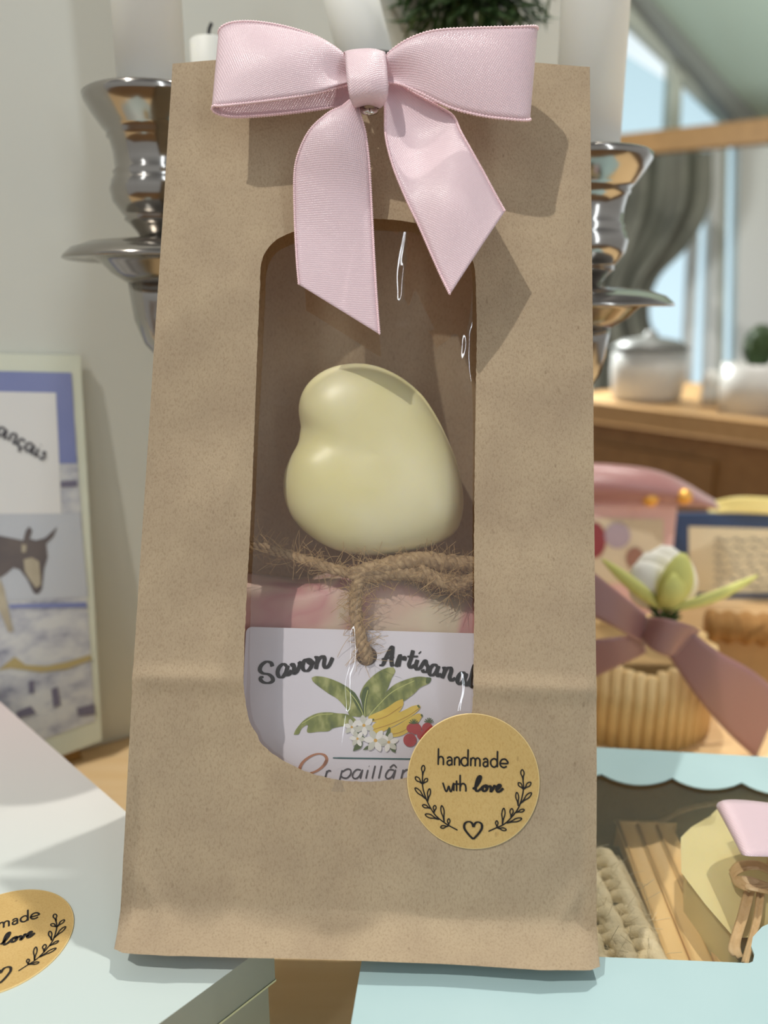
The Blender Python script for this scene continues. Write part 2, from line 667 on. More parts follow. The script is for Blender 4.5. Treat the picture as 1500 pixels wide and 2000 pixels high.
slab('wall_far', [[(1446, 262), (1760, 262), (1760, 900), (1436, 900)]], WHITE)
slab('wall_low', [[(1100, 790), (1760, 790), (1760, 1500), (1100, 1500)]], GREYGREEN)
w1 = slab('window_1', [[(1392, 262), (1412, 262), (1400, 800), (1378, 800)], [(1362, 262), (1374, 262), (1350, 800), (1334, 800)],
                       [(1100, 262), (1460, 262), (1460, 275), (1100, 275)]], WHITE, 0.04, YW - 0.02)
mb = MB(); mb.prism([PY(x, y, YW + 0.02) for x, y in ((1100, 30), (1450, 250), (1450, 790), (1100, 790))], (0, 0.004, 0))
new('window_pane', mb, GLASS, w1, smooth=False)
# oak rail across the windows
mb = MB()
ra, rb = PY(1150, 285, 1.9), PY(1560, 243, 1.55)
rd = (rb - ra).normalized(); rn = Vector((-rd.y, rd.x, 0)).normalized()
hh = Vector((0, 0, 0.026))
mb.add([ra - hh, rb - hh, rb - hh + rn * 0.03, ra - hh + rn * 0.03, ra + hh * 0.7, rb + hh * 0.7, rb + hh * 0.7 + rn * 0.03, ra + hh * 0.7 + rn * 0.03],
       [(0, 3, 2, 1), (4, 5, 6, 7), (0, 1, 5, 4), (1, 2, 6, 5), (2, 3, 7, 6), (3, 0, 4, 7)])
RAILW = mottled('rail_wood', lin(118, 88, 50), lin(128, 97, 57), 14, 0.6, stretch=(0.6, 6, 6))
struct(new('trim_rail', mb, RAILW, smooth=False, bevel=0.003))

# grey curtain gathered to the left below the rail
lft = spline([(1130, 300, 0), (1130, 420, 0), (1130, 540, 0), (1130, 660, 0), (1120, 800, 0)], 40)
rgt = spline([(1392, 295, 0), (1388, 400, 0), (1345, 480, 0), (1285, 545, 0), (1268, 620, 0), (1300, 700, 0), (1320, 800, 0)], 40)
rows = []
for l, r in zip(lft, rgt):
    row = []
    for k in range(61):
        t = k / 60
        x, y = l.x + (r.x - l.x) * t, l.y + (r.y - l.y) * t
        row.append(PY(x, y, 2.02 + 0.022 * math.sin(t * 22) + 0.01 * math.sin(t * 41 + y * 0.01)))
    rows.append(row)
rows.append([Vector((p.x, p.y, FLOOR_Z + 0.001)) for p in rows[-1]])
mb = MB(); mb.grid(rows)
tag(new('curtain', mb, CURTM, solid=0.002), 'grey curtain drawn aside below the wooden rail, in front of the window', 'curtain')

# ================================================================== LOW CABINET AT THE BACK
ca, cb = PY(1090, 782, 1.02), PY(1660, 826, 0.74)
CZ = ca.z
cb.z = CZ
cdv = (cb - ca).normalized()
cnv = Vector((-cdv.y, cdv.x, 0))
cab = thing('wooden_cabinet', ((ca.x + cb.x) / 2, (ca.y + cb.y) / 2, FLOOR_Z), 'brown wooden cabinet with a light oak top holding the pots', 'cabinet')
mb = MB()
mb.prism([ca - cdv * 0.03 + Vector((0, 0, -0.022)), cb + cdv * 0.1 + Vector((0, 0, -0.022)), cb + cdv * 0.1 + cnv * 0.36 + Vector((0, 0, -0.022)), ca - cdv * 0.03 + cnv * 0.36 + Vector((0, 0, -0.022))], (0, 0, 0.022))
new('top', mb, MIDWOOD, cab, smooth=False, bevel=0.003)
mb = MB()
q = [ca + cnv * 0.015, cb + cdv * 0.08 + cnv * 0.015, cb + cdv * 0.08 + cnv * 0.34, ca + cnv * 0.34]
mb.prism([Vector((p.x, p.y, FLOOR_Z)) for p in q], (0, 0, CZ - 0.022 - FLOOR_Z))
new('body', mb, DARKWOOD, cab, smooth=False)
mb = MB()
q = [ca + cdv * 0.05 + cnv * 0.008, ca + cdv * 0.22 + cnv * 0.008, ca + cdv * 0.22 + cnv * 0.0149, ca + cdv * 0.05 + cnv * 0.0149]
mb.prism([Vector((p.x, p.y, CZ - 0.35)) for p in q], (0, 0, 0.30))
new('door', mb, DARKWOOD, cab, smooth=False, bevel=0.002)


def oncab(px, py, back):
    """point on the cabinet top seen in column px, a distance back from its front edge"""
    r = ray(px, py)
    # intersect the vertical plane at distance back
    o = ca + cnv * back
    t = (o - CAM).dot(cnv) / Vector((r.x, r.y, 0)).dot(cnv)
    p = CAM + r * t
    return Vector((p.x, p.y, CZ)), t


p, t = oncab(1262, 770, 0.09)
k = t / F
dish = thing('casserole_pot', p, 'white round pot with a grey lid on the wooden cabinet', 'pot')
mb = MB(); mb.lathe([(1e-4, 0), (55 * k, 0), (66 * k, 12 * k), (70 * k, 60 * k), (68 * k, 98 * k), (64 * k, 98 * k), (62 * k, 20 * k), (1e-4, 15 * k)], p)
new('body', mb, CERAMIC, dish)
mb = MB(); mb.lathe([(71 * k, 98 * k), (72 * k, 103 * k), (50 * k, 116 * k), (14 * k, 122 * k), (10 * k, 132 * k), (1e-4, 136 * k)], p)
new('lid', mb, GREYLID, dish)

p, t = oncab(1478, 775, 0.08)
k = t / F
top = thing('potted_topiary', p, 'small clipped green ball plant in a white pot on the cabinet', 'plant')
mb = MB(); mb.lathe([(1e-4, 0), (66 * k, 0), (70 * k, 96 * k), (64 * k, 96 * k), (60 * k, 80 * k), (1e-4, 80 * k)], p)
new('pot', mb, CERAMIC, top)
mb = MB()
c = p + Vector((-6 * k, 0, 128 * k))
for i in range(1500):
    d = Vector((random.gauss(0, 1), random.gauss(0, 1), random.gauss(0, 1))).normalized()
    q = c + Vector((d.x * 30 * k, d.y * 30 * k, d.z * 42 * k)) * random.uniform(0.8, 1.0)
    t1 = d.orthogonal().normalized(); t2 = d.cross(t1)
    a = random.uniform(0, 6.28); e1 = (t1 * math.cos(a) + t2 * math.sin(a)) * 5 * k + d * 2 * k; e2 = (t2 * math.cos(a) - t1 * math.sin(a)) * 2.5 * k
    mb.add([q - e1, q + e2, q + e1, q - e2], [(0, 1, 2, 3)])
mb.ball(c, 27 * k, 10, sc=(1, 1, 1.35))
new('foliage', mb, LEAFD, top)
p, t = oncab(1387, 765, 0.10)
k = t / F
mb = MB(); mb.lathe([(1e-4, 0), (16 * k, 0), (18 * k, 26 * k), (15 * k, 30 * k), (19 * k, 46 * k), (14 * k, 66 * k), (1e-4, 72 * k)], p, 24)
tag(new('lidded_jar', mb, CERAMIC), 'tiny white lidded jar between the lidded pot and the ball plant', 'jar')

# ================================================================== CANDELABRA AND CANDLES
LY = P(310, 500, 0.262).y
RY = P(1136, 560, 0.282).y
LX = PY(310, 350, LY).x
RX = PY(1136, 440, RY).x
CX, CY = -0.004, 0.318
cbr = thing('candelabra', (CX, CY, 0), 'tarnished pewter candelabra with several arms standing behind the kraft bag', 'candelabra')
mb = MB(); mb.lathe([(1e-4, 0), (0.038, 0), (0.039, 0.004), (0.032, 0.010), (0.016, 0.016), (0.008, 0.026), (0.006, 0.045), (0.009, 0.052), (0.006, 0.06), (0.006, 0.125), (0.010, 0.131), (0.006, 0.138), (1e-4, 0.14)], (CX, CY, 0))
new('stem', mb, PEWTER, cbr)
holders = []


def holder(cx, cy, k, zof):
    """cup, drip pan and the cone below; k metres per pixel, all heights below the rim"""
    z = lambda y: zof(y)
    c = (cx, cy, 0)
    m = MB()
    m.lathe([(r * k, z(y)) for r, y in [(50, 260), (62, 258), (64, 190), (70, 186), (120, 182), (126, 187), (124, 200), (113, 222), (96, 250), (88, 260), (89, 268), (84, 274), (79, 300), (78, 330), (83, 337), (81, 343), (86, 352), (91, 371), (87, 395), (72, 418), (67, 424), (69, 430), (58, 440), (46, 456), (38, 474), (1, 476)]], c)
    new('cup', m, PEWTER, cbr)
    m = MB()
    m.lathe([(r * k, z(y)) for r, y in [(1, 468), (40, 466), (90, 469), (140, 476), (170, 487), (185, 501), (188, 507), (184, 509), (160, 505), (130, 506), (118, 515), (100, 535), (69, 556), (50, 560), (1, 562)]], c)
    new('drip_pan', m, PEWTER, cbr)
    zb = z(558)
    hub = Vector((CX, CY, 0.118))
    path = spline([(cx, cy, zb), (cx, cy, z(640)), (cx + (CX - cx) * 0.10, cy, z(715)), (cx + (CX - cx) * 0.45, cy + (CY - cy) * 0.5, hub.z - 0.012), hub], 30)
    m = MB()
    m.tube(path, lambda t: (52 * k) * (1 - min(t / 0.38, 1)) + 0.0034, 16)
    new('arm', m, PEWTER, cbr)


kL, kR = 0.262 / F, 0.282 / F
zL = PY(310, 190, LY).z
zR = PY(1136, 306, RY).z
holder(LX, LY, kL, lambda y: PY(310, 190 + (y - 185) * 0.985, LY).z)
holder(RX, RY, kR * 0.97, lambda y: PY(1136, 305 + (y - 185) * 0.905, RY).z)


def candle(name, b, t, r, label, wick=True):
    b, t = Vector(b), Vector(t)
    L = (t - b).length
    root = thing(name, b, label, 'candle', 'white candles in the candelabra')
    m = MB(); m.lathe([(1e-4, 0), (r, 0), (r, L - 0.0008), (r - 0.0008, L), (1e-4, L - 0.001)], b, 32, axis=t - b)
    new('wax_body', m, WAX, root)
    ax = (t - b).normalized()
    m = MB(); m.tube(spline([t - ax * 0.002, t + ax * 0.003, t + ax * 0.0055 + Vector((0.0012, 0, 0))], 8), 0.0007, 6)
    new('wick', m, WICK, root)
    return root


candle('candle', (LX, LY, zL - 0.010), (LX, LY, zL + 0.105), 62.5 * kL, 'white candle in the pewter cup left of the kraft bag')
candle('candle', (RX, RY, zR - 0.010), (RX, RY, zR + 0.125), 60.5 * kR, 'white candle in the pewter cup right of the kraft bag')
# centre and rear holders (hidden behind the bag)
pc = PY(735, 190, 0.302)
tpp = PY(668, -70, 0.306)
m = MB(); m.lathe([(0.006, 0.004), (0.0104, 0.004), (0.0108, 0.016), (0.014, 0.017), (0.012, 0.009), (0.010, 0.0), (0.004, -0.006), (1e-4, -0.006)], (pc.x, pc.y, pc.z - 0.006))
new('cup', m, PEWTER, cbr)
m = MB(); m.tube([(CX, CY, 0.135), (pc.x, pc.y, pc.z - 0.011)], 0.0036, 14)
new('arm', m, PEWTER, cbr)
candle('candle', pc + Vector((0, 0, 0.0)), tpp, 47 * 0.305 / F, 'leaning white candle rising behind the pink bow')
ps = PY(409, 78, 0.318)
m = MB(); m.lathe([(0.005, 0.003), (0.0075, 0.003), (0.0080, 0.014), (0.0105, 0.015), (0.009, 0.007), (0.004, -0.005), (1e-4, -0.005)], (ps.x, ps.y, ps.z - 0.046))
new('cup', m, PEWTER, cbr)
m = MB(); m.tube(spline([(CX, CY, 0.13), (CX - 0.02, CY + 0.012, 0.15), (ps.x, ps.y, ps.z - 0.10), (ps.x, ps.y, ps.z - 0.05)], 24), 0.0032, 12)
new('arm', m, PEWTER, cbr)
candle('candle', (ps.x, ps.y, ps.z - 0.042), ps, 0.0071, 'short burnt white candle with a dark wick, just left of the pink bow')

# evergreen garland hanging on the partition
gc = W0 + WD * 0.205 - WN * 0.03
gz = PY(925, -30, gc.y).z
m = MB(); gx = PY(925, 0, gc.y).x
gcen = Vector((gx, gc.y, gz))
for i in range(900):
    d = Vector((random.gauss(0, 1), random.gauss(0, 1), random.gauss(0, 1))).normalized()
    rr = random.uniform(0.3, 1.0)
    q = gcen + Vector((d.x * 0.037, d.y * 0.018, d.z * 0.027)) * rr
    d2 = (d + Vector((random.gauss(0, .5), random.gauss(0, .5), random.gauss(0, .5)))).normalized()
    sd = d2.orthogonal().normalized() * 0.0016
    m.add([q - d2 * 0.005, q + sd, q + d2 * 0.008, q - sd], [(0, 1, 2, 3)])
gr = thing('evergreen_sprig', gcen, 'dark green evergreen sprig hanging on the grey wall above the bow', 'plant')
new('foliage', m, LEAFD, gr)
m = MB(); m.tube(spline([gcen + Vector((-0.01, 0, -0.01)), gcen + Vector((0, 0, 0.012)), gcen + Vector((0, 0.005, 0.06)) + WN * 0.012], 12), 0.0015, 6)
new('stem', m, DARKWOOD, gr)

# ================================================================== DONKEY CARD ON THE LEFT
# card frame: C0 right bottom, goes left along -WD, leaning back against the partition
cw, ch = 0.16, 0.172
_r = ray(199, 1442)
C0 = CAM + _r * ((W0 - WN * 0.014 - CAM).dot(WN) / _r.dot(WN))
C0.z = 0.0
lean = (Vector((0, 0, 1)) + WN * 0.06).normalized()
CNrm = (WD.cross(lean)).normalized()      # faces the camera
if CNrm.y > 0:
    CNrm = -CNrm
C0 = C0 + Vector((0, 0, 0.001))


def CD(px, py, o=0.0):
    """pixel to point on the card face"""
    r = ray(px, py)
    t = (C0 - CAM).dot(CNrm) / r.dot(CNrm)
    return CAM + r * t + CNrm * o


card = thing('picture_card', C0, 'tall card printed with a grey donkey, leaning on the grey wall at the left', 'card')
ct = CD(157, 694)
chh = (ct - C0).dot(lean)
m = MB()
m.prism([CD(199, 1446), CD(157, 694), CD(-130, 687), CD(-150, 1580)], -CNrm * 0.002)
CARDW = mottled('cream_card', lin(222, 226, 206), lin(226, 230, 212), 30, 0.5)
new('board', m, CARDW, card, smooth=False)


def m_snow():
    m_, t, b = base('snow_print', lin(205, 208, 212), 0.5)
    co = coords(t, (1, 1, 1.6))
    n = N(t, 'TexNoise', Scale=70.0, Detail=6.0, Roughness=0.65)
    t.links.new(co, n.inputs['Vector'])
    t.links.new(ramp(t, n.outputs['Fac'], [(0.30, lin(120, 122, 146)), (0.45, lin(188, 190, 198)), (0.6, lin(216, 217, 216))]), b.inputs['Base Color'])
    return m_


SNOW = m_snow()
BLUEPR = mottled('blue_print', lin(126, 136, 186), lin(140, 148, 194), 20, 0.5)
PAPERW, _, _ = base('white_print', lin(232, 231, 228), 0.5)
DONK = mottled('donkey_print', lin(92, 86, 90), lin(112, 102, 98), 60, 0.5)
DONKL = mottled('donkey_muzzle_print', lin(196, 186, 162), lin(170, 158, 136), 90, 0.5)
TWIGP, _, _ = base('branch_print', lin(190, 172, 120), 0.5)
DUSK, _, _ = base('shadow_print', lin(120, 116, 136), 0.5)
SNOWPALE, _, _ = base('pale_snow_print', lin(198, 202, 208), 0.5)
m = MB()
left = -125
m.poly([CD(x, y, 0.0002) for x, y in ((left, 726), (140, 729), (186, 1408), (left, 1520))], 0)
m.poly([CD(x, y, 0.0003) for x, y in ((left, 722), (139, 728), (150, 905), (left, 905))], 1)
m.poly([CD(x, y, 0.0004) for x, y in ((left, 762), (109, 767), (120, 1003), (left, 1003))], 2)
m.poly([CD(x, y, 0.00035) for x, y in ((left, 1003), (156, 1003), (172, 1165), (left, 1180))], 7)
m.poly([CD(x, y, 0.0004) for x, y in ((118, 940), (150, 938), (151, 950), (119, 952))], 6)
# donkey: body, neck and head, ears
m.poly([CD(x, y, 0.0005) for x, y in ((left, 1045), (0, 1046), (30, 1052), (45, 1055), (50, 1036), (57, 1028), (63, 1036), (58, 1052), (70, 1055), (88, 1050), (112, 1028), (104, 1048), (90, 1062), (93, 1088), (86, 1110), (82, 1150), (74, 1160), (66, 1158), (52, 1130), (38, 1112), (26, 1108), (12, 1120), (0, 1128), (left, 1140))], 3)
m.poly([CD(x, y, 0.0006) for x, y in ((46, 1092), (62, 1088), (76, 1096), (78, 1120), (80, 1142), (70, 1148), (58, 1132), (48, 1115))], 4)
m.poly([CD(x, y, 0.0006) for x, y in ((42, 1062), (52, 1064), (50, 1078), (42, 1078))], 4)
m.poly([CD(x, y, 0.0005) for x, y in ((0, 1128), (8, 1150), (16, 1190), (26, 1232), (16, 1234), (4, 1205), (-10, 1170))], 4)
m.poly([CD(x, y, 0.0005) for x, y in ((18, 1180), (168, 1176), (170, 1186), (18, 1187))], 1)
m.poly([CD(x, y, 0.0005) for x, y in ((left, 1318), (0, 1305), (28, 1282), (50, 1298), (90, 1300), (130, 1292), (176, 1278), (178, 1288), (130, 1306), (80, 1312), (20, 1304), (left, 1330))], 5)
for pts in (((100, 1345), (112, 1340), (118, 1375), (104, 1382)), ((30, 1390), (60, 1378), (70, 1392), (36, 1402)), ((150, 1382), (184, 1374), (186, 1394), (152, 1398)), ((56, 1330), (66, 1328), (66, 1352), (56, 1354))):
    m.poly([CD(x, y, 0.0005) for x, y in pts], 6)
new('picture_print', m, [SNOW, BLUEPR, PAPERW, DONK, DONKL, TWIGP, DUSK, SNOWPALE], card, smooth=False)
m = MB()
# slanted handwriting on the white panel, "Français"
wr = []
bx, by = -36, 806
dx, dy = 0.87, 0.49


def tx(q):
    return [(bx + x * dx - y * 0.30, by + x * dy + y * 0.95) for x, y in q]


glyphs = [[(0, 22), (6, -6), (22, -8)], [(2, 8), (16, 6)],                                   # F
          [(26, 22), (30, 4), (38, 6)],                                                      # r
          [(56, 6), (46, 6), (42, 18), (50, 22), (58, 6), (58, 22), (64, 18)],               # a
          [(68, 22), (71, 6), (80, 6), (79, 22), (84, 18)],                                  # n
          [(100, 8), (92, 6), (87, 16), (92, 23), (101, 19)], [(93, 23), (96, 28), (91, 31)],  # c cedilla
          [(118, 6), (108, 6), (104, 18), (112, 22), (120, 6), (119, 22), (125, 18)],        # a
          [(130, 6), (128, 22), (134, 18)], [(132, -1), (133, -2)],                          # i
          [(148, 7), (141, 8), (146, 15), (143, 22), (136, 20)]]                             # s
strokes(m, [tx(g) for g in glyphs], 4.2, lambda x, y, o: CD(x, y, 0.0007 + o), nib=0.4)
new('lettering', m, GREYINK, card)
# small wooden foot that holds the card
hb = CD(126, 1462); hb.z = 0
m = MB()
fr_ = -WN
q0 = PZ(158, 1482, 0.0)
q1 = PZ(80, 1507, 0.0)
qd = (q1 - q0).normalized()
qn = Vector((-qd.y, qd.x, 0))
if qn.y < 0:
    qn = -qn
m.prism([q0, q1, q1 + qn * 0.010, q0 + qn * 0.010], (0, 0, 0.019))
tag(new('wooden_block', m, BLOCKW, smooth=False, bevel=0.0008), 'small brown wooden block at the foot of the donkey card', 'block')

# ================================================================== LAUREL STICKER DESIGN (shared by both stickers)
SX = lambda X, Y: ((X - 730) / 652, (735 - Y) / 677)
HAND = [  # "handmade" in thin upright strokes
    [(382, 418), (382, 588)], [(382, 545), (388, 515), (408, 502), (428, 515), (433, 545), (433, 588)],
    [(468, 520), (490, 504), (512, 515), (517, 545), (517, 588)], [(517, 540), (490, 538), (472, 553), (474, 576), (495, 586), (517, 568)],
    [(543, 588), (543, 503)], [(543, 545), (548, 516), (568, 502), (586, 515), (591, 545), (591, 588)],
    [(674, 418), (674, 588)], [(674, 545), (664, 514), (640, 503), (614, 520), (608, 548), (620, 576), (645, 587), (666, 572), (674, 545)],
    [(702, 588), (702, 503)], [(702, 540), (708, 514), (726, 503), (742, 516), (746, 545), (746, 588)], [(746, 540), (752, 514), (770, 503), (788, 516), (792, 545), (792, 588)],
    [(822, 520), (844, 504), (864, 515), (868, 545), (868, 588)], [(868, 540), (842, 538), (826, 553), (828, 576), (848, 586), (868, 568)],
    [(962, 424), (962, 588)], [(962, 545), (952, 514), (928, 503), (902, 520), (896, 548), (908, 576), (932, 587), (954, 572), (962, 545)],
    [(984, 548), (1062, 546), (1056, 520), (1034, 504), (1004, 512), (988, 545), (998, 574), (1026, 588), (1056, 574)]]
WITH = [[(430, 762), (466, 850), (490, 790)], [(490, 790), (512, 850), (538, 760)], [(540, 762), (540, 842)], [(566, 735), (568, 842)], [(548, 772), (592, 770)],
        [(600, 676), (602, 842)], [(602, 800), (612, 772), (634, 764), (652, 778), (658, 808), (658, 842)]]
LOVE = [[(724, 812), (756, 790), (792, 732), (802, 690), (790, 682), (770, 712), (754, 780), (756, 822), (772, 832), (800, 812), (824, 784)],
        [(842, 772), (824, 788), (822, 818), (840, 830), (862, 812), (868, 780), (850, 770), (852, 790), (880, 786)],
        [(880, 786), (896, 776), (904, 800), (902, 832), (922, 806), (936, 772), (948, 782)],
        [(948, 812), (976, 800), (996, 772), (986, 758), (964, 780), (958, 812), (974, 832), (1000, 818), (1024, 792)]]


def lf(bx_, by_, tx_, ty_, w):
    """a hand-drawn leaf loop from its base to its tip and back"""
    d = Vector((tx_ - bx_, ty_ - by_)); L = d.length; d.normalize(); n_ = Vector((-d.y, d.x))
    b_ = Vector((bx_, by_))
    f_ = lambda a, s: tuple(b_ + d * (L * a) + n_ * (w * s))
    return [f_(0, 0), f_(.35, .35), f_(.62, 1), f_(.86, .8), f_(1, 0), f_(.86, -.8), f_(.62, -1), f_(.35, -.35), f_(0, 0)]


LEFTB = [[(232, 660), (230, 780), (248, 870), (290, 975), (360, 1085), (440, 1150), (510, 1192), (585, 1228)]]
LEFTL = [(230, 700, 236, 596, 16), (231, 785, 160, 716, 17), (231, 785, 278, 728, 15), (268, 935, 158, 826, 16), (284, 960, 302, 828, 14), (318, 1025, 234, 996, 14),
         (350, 1065, 358, 992, 14), (400, 1130, 264, 1086, 17), (452, 1155, 424, 990, 15), (494, 1190, 496, 1118, 12), (494, 1190, 416, 1206, 13)]
RIGHTB = [[(1215, 690), (1222, 800), (1195, 930), (1160, 1010), (1090, 1100), (1030, 1155), (960, 1190), (885, 1228)]]
RIGHTL = [(1218, 710, 1206, 604, 16), (1222, 800, 1172, 734, 15), (1222, 800, 1292, 728, 17), (1172, 965, 1156, 830, 14), (1195, 940, 1300, 830, 17), (1150, 1030, 1232, 1000, 13),
          (1102, 1085, 1110, 992, 16), (1060, 1138, 1208, 1086, 16), (1020, 1160, 1032, 990, 15), (968, 1188, 964, 1118, 12), (968, 1188, 1058, 1204, 13)]
HEARTS = [[(738, 1190), (722, 1150), (690, 1138), (654, 1158), (650, 1205), (690, 1262), (738, 1310)], [(738, 1190), (756, 1150), (786, 1138), (818, 1158), (818, 1205), (782, 1262), (738, 1310)]]


def sticker(parent, to, edge):
    """to(sx, sy, off): unit-disc coordinates to world"""
    m = MB()
    rings = []
    for r_ in (0.0001, 0.25, 0.5, 0.75, 0.93):
        rings.append([to(r_ * math.cos(a), r_ * math.sin(a), 0.00022) for a in [2 * math.pi * k / 96 for k in range(96)]])
    m.grid(rings, 0, closed=True)
    rim = [[to(r_ * math.cos(a), r_ * math.sin(a), o_) for a in [2 * math.pi * k / 96 for k in range(96)]] for r_, o_ in ((0.93, 0.00022), (0.988, 0.00022), (1.0, 0.0002), (1.0, -0.0001))]
    m.grid(rim[:2], 0, closed=True)
    m.grid(rim[1:], 1, closed=True)
    st = new('sticker', m, [STICKER, STICKEDGE], parent)
    st['label'] = 'round golden sticker with black lettering and laurel'
    f_ = lambda x, y, o: to(*SX(x, y), 0.00030 + o)
    m = MB()
    strokes(m, HAND, 17, f_, 0)
    strokes(m, WITH, 17, f_, 0.00004)
    strokes(m, LOVE, 22, f_, 0.00008, nib=0.5)
    new('lettering', m, INK, st)
    m = MB()
    strokes(m, LEFTB + RIGHTB, 13, f_, 0)
    strokes(m, [lf(*q_) for q_ in LEFTL + RIGHTL], 12, f_, 0.00004)
    strokes(m, HEARTS, 18, f_, 0.0001, nib=0.6)
    new('laurel_print', m, INK, st)
    return st


# ================================================================== LEFT PASTEL BOX
LZ = BOX_Z
e1a, e1b = PZ(45, 1410, LZ), PZ(240, 1580, LZ)
e2a, e2b = PZ(440, 1905, LZ), PZ(310, 2000, LZ)
d1 = (e1b - e1a).normalized()
# corner = meeting of the two top edges
d2 = (e2a - e2b).normalized()
den = d1.x * d2.y - d1.y * d2.x
s_ = ((e2b.x - e1a.x) * d2.y - (e2b.y - e1a.y) * d2.x) / den
CORN = e1a + d1 * s_
d2 = -(d2)
pbox = thing('pastel_gift_box', (CORN.x - 0.06, CORN.y - 0.03, 0), 'pastel pink to mint cardboard box with a round sticker, under the left of the bag', 'box')
L1_, L2_ = (CORN - PZ(-30, 1345, LZ)).length, 0.16
quad = [CORN, CORN - d1 * L1_, CORN - d1 * L1_ + d2 * L2_, CORN + d2 * L2_]


def uvp(p):
    # print runs from the front (0) to the back (1)
    return (0.5, min(max((p.y - 0.135) / (0.30 - 0.135), 0), 1))


def lidgrid(mm, z):
    rows, uvs = [], []
    for i in range(13):
        row = [quad[0].lerp(quad[1], i / 12).lerp(quad[3].lerp(quad[2], i / 12), j / 12) for j in range(13)]
        row = [Vector((p.x, p.y, z)) for p in row]
        rows.append(row); uvs.append([uvp(p) for p in row])
    mm.grid(rows, 0, uvs)


m = MB()
lidgrid(m, LZ)
lh = 0.0115
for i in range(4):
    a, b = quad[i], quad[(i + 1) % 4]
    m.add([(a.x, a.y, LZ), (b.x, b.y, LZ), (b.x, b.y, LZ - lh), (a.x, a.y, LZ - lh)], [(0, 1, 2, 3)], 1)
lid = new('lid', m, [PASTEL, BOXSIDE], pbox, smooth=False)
cen = sum(quad, Vector()) / 4
m = MB()
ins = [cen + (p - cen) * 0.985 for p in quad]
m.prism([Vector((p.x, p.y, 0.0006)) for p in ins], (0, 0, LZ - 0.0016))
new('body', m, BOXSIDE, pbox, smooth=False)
m = MB()
for i in range(4):
    a, b = cen + (quad[i] - cen) * 1.002, cen + (quad[(i + 1) % 4] - cen) * 1.002
    a2, b2_ = cen + (quad[i] - cen) * 0.99, cen + (quad[(i + 1) % 4] - cen) * 0.99
    for z0, z1, pa, pb in ((LZ - lh, LZ - lh - 0.0006, a, b),):
        m.add([(pa.x, pa.y, z0), (pb.x, pb.y, z0), (pb.x, pb.y, z1), (pa.x, pa.y, z1), (b2_.x, b2_.y, z1), (a2.x, a2.y, z1)], [(0, 1, 2, 3), (3, 2, 4, 5)], 0)
new('lid_edge', m, SEAM, pbox, smooth=False)
sc = PZ(3, 1836, LZ)
ang = math.radians(24)
sticker(pbox, lambda x, y, o: sc + Vector((x * math.cos(ang) - y * math.sin(ang), x * math.sin(ang) + y * math.cos(ang), 0)) * 0.0162 + Vector((0, 0, o + 0.0001)), None)

# ================================================================== RIGHT BLUE BOX WITH WINDOW
RZ = BOX_Z - 0.0005
fl = PZ(1167, 1461, RZ); fr2 = PZ(1500, 1480, RZ)
bd = (fr2 - fl).normalized()              # along the far edge, to the right
la, lb = PZ(706, 1880, RZ), PZ(686, 2000, RZ)
ld_ = (la - lb).normalized()              # left edge, away from the camera
den = bd.x * ld_.y - bd.y * ld_.x
s_ = ((lb.x - fl.x) * ld_.y - (lb.y - fl.y) * ld_.x) / den
FLc = fl + bd * s_                        # far left corner
NLc = FLc - ld_ * 0.150
FRc = FLc + bd * 0.26
NRc = NLc + bd * 0.26
bbox = thing('blue_gift_box', ((FLc.x + NRc.x) / 2, (FLc.y + NRc.y) / 2, 0), 'pale blue cardboard box with a scalloped see-through window, under the right of the bag', 'box')
win = []
for x, y in ((1092, 1866), (1092, 1700), (1092, 1510)):
    win.append((x, y))
sc_pts = []
cus = [(1040, 1506), (1175, 1513), (1313, 1520), (1449, 1529), (1586, 1540), (1724, 1552)]
scal = []
for (x0, y0), (x1, y1) in zip(cus[1:], cus[2:]):
    for k_ in range(9):
        t = k_ / 9
        scal.append((x0 + (x1 - x0) * t, y0 + (y1 - y0) * t + 17 * math.sin(math.pi * t) ** 0.8))
scal.append(cus[-1])
wl_ = [(1092, 1868), (1092, 1516)] + [(1130, 1521)] + scal
wl_ += [(1724, 1790), (1640, 1800), (1560, 1798), (1515, 1800), (1488, 1812), (1470, 1832), (1467, 1850), (1473, 1866), (1470, 1880), (1462, 1883)]
wl_ += [(1300, 1876)]
wpts = [PZ(x, y, RZ) for x, y in wl_]
outer = [NLc, NRc, FRc, FLc]
bm_v = [[Vector((p.x, p.y, RZ)) for p in outer], [Vector((p.x, p.y, RZ)) for p in wpts]]
tri = geometry.tessellate_polygon(bm_v)
flat = bm_v[0] + bm_v[1]
m = MB()
m.add(flat, [tuple(t) for t in tri])
topo = new('lid_panel', m, BLUECARD, bbox, smooth=False, solid=0.0006, offset=0)
m = MB()
for i in range(4):
    a, b = outer[i], outer[(i + 1) % 4]
    m.add([(a.x, a.y, RZ - 0.0004), (b.x, b.y, RZ - 0.0004), (b.x, b.y, 0.0), (a.x, a.y, 0.0)], [(0, 1, 2, 3)])
new('side_wall', m, BLUECARD, bbox, smooth=False)
oc = sum(outer, Vector()) / 4
inn = [oc + (p - oc) * 0.994 for p in outer]
m = MB()
for i in range(4):
    a, b = inn[i], inn[(i + 1) % 4]
    m.add([(a.x, a.y, RZ - 0.001), (b.x, b.y, RZ - 0.001), (b.x, b.y, 0.0015), (a.x, a.y, 0.0015)], [(0, 1, 2, 3)])
m.add([(p.x, p.y, 0.0015) for p in inn], [(0, 1, 2, 3)])
new('lining', m, BOXKRAFT, bbox, smooth=False)['label'] = 'brown kraft lining'
m = MB()
m.add([(p.x, p.y, RZ - 0.0008) for p in [oc + (p - oc) * 0.95 for p in outer]], [(0, 1, 2, 3)])
new('window_film', m, BOXFILM, bbox, smooth=False)

# --- contents
BF = 0.002
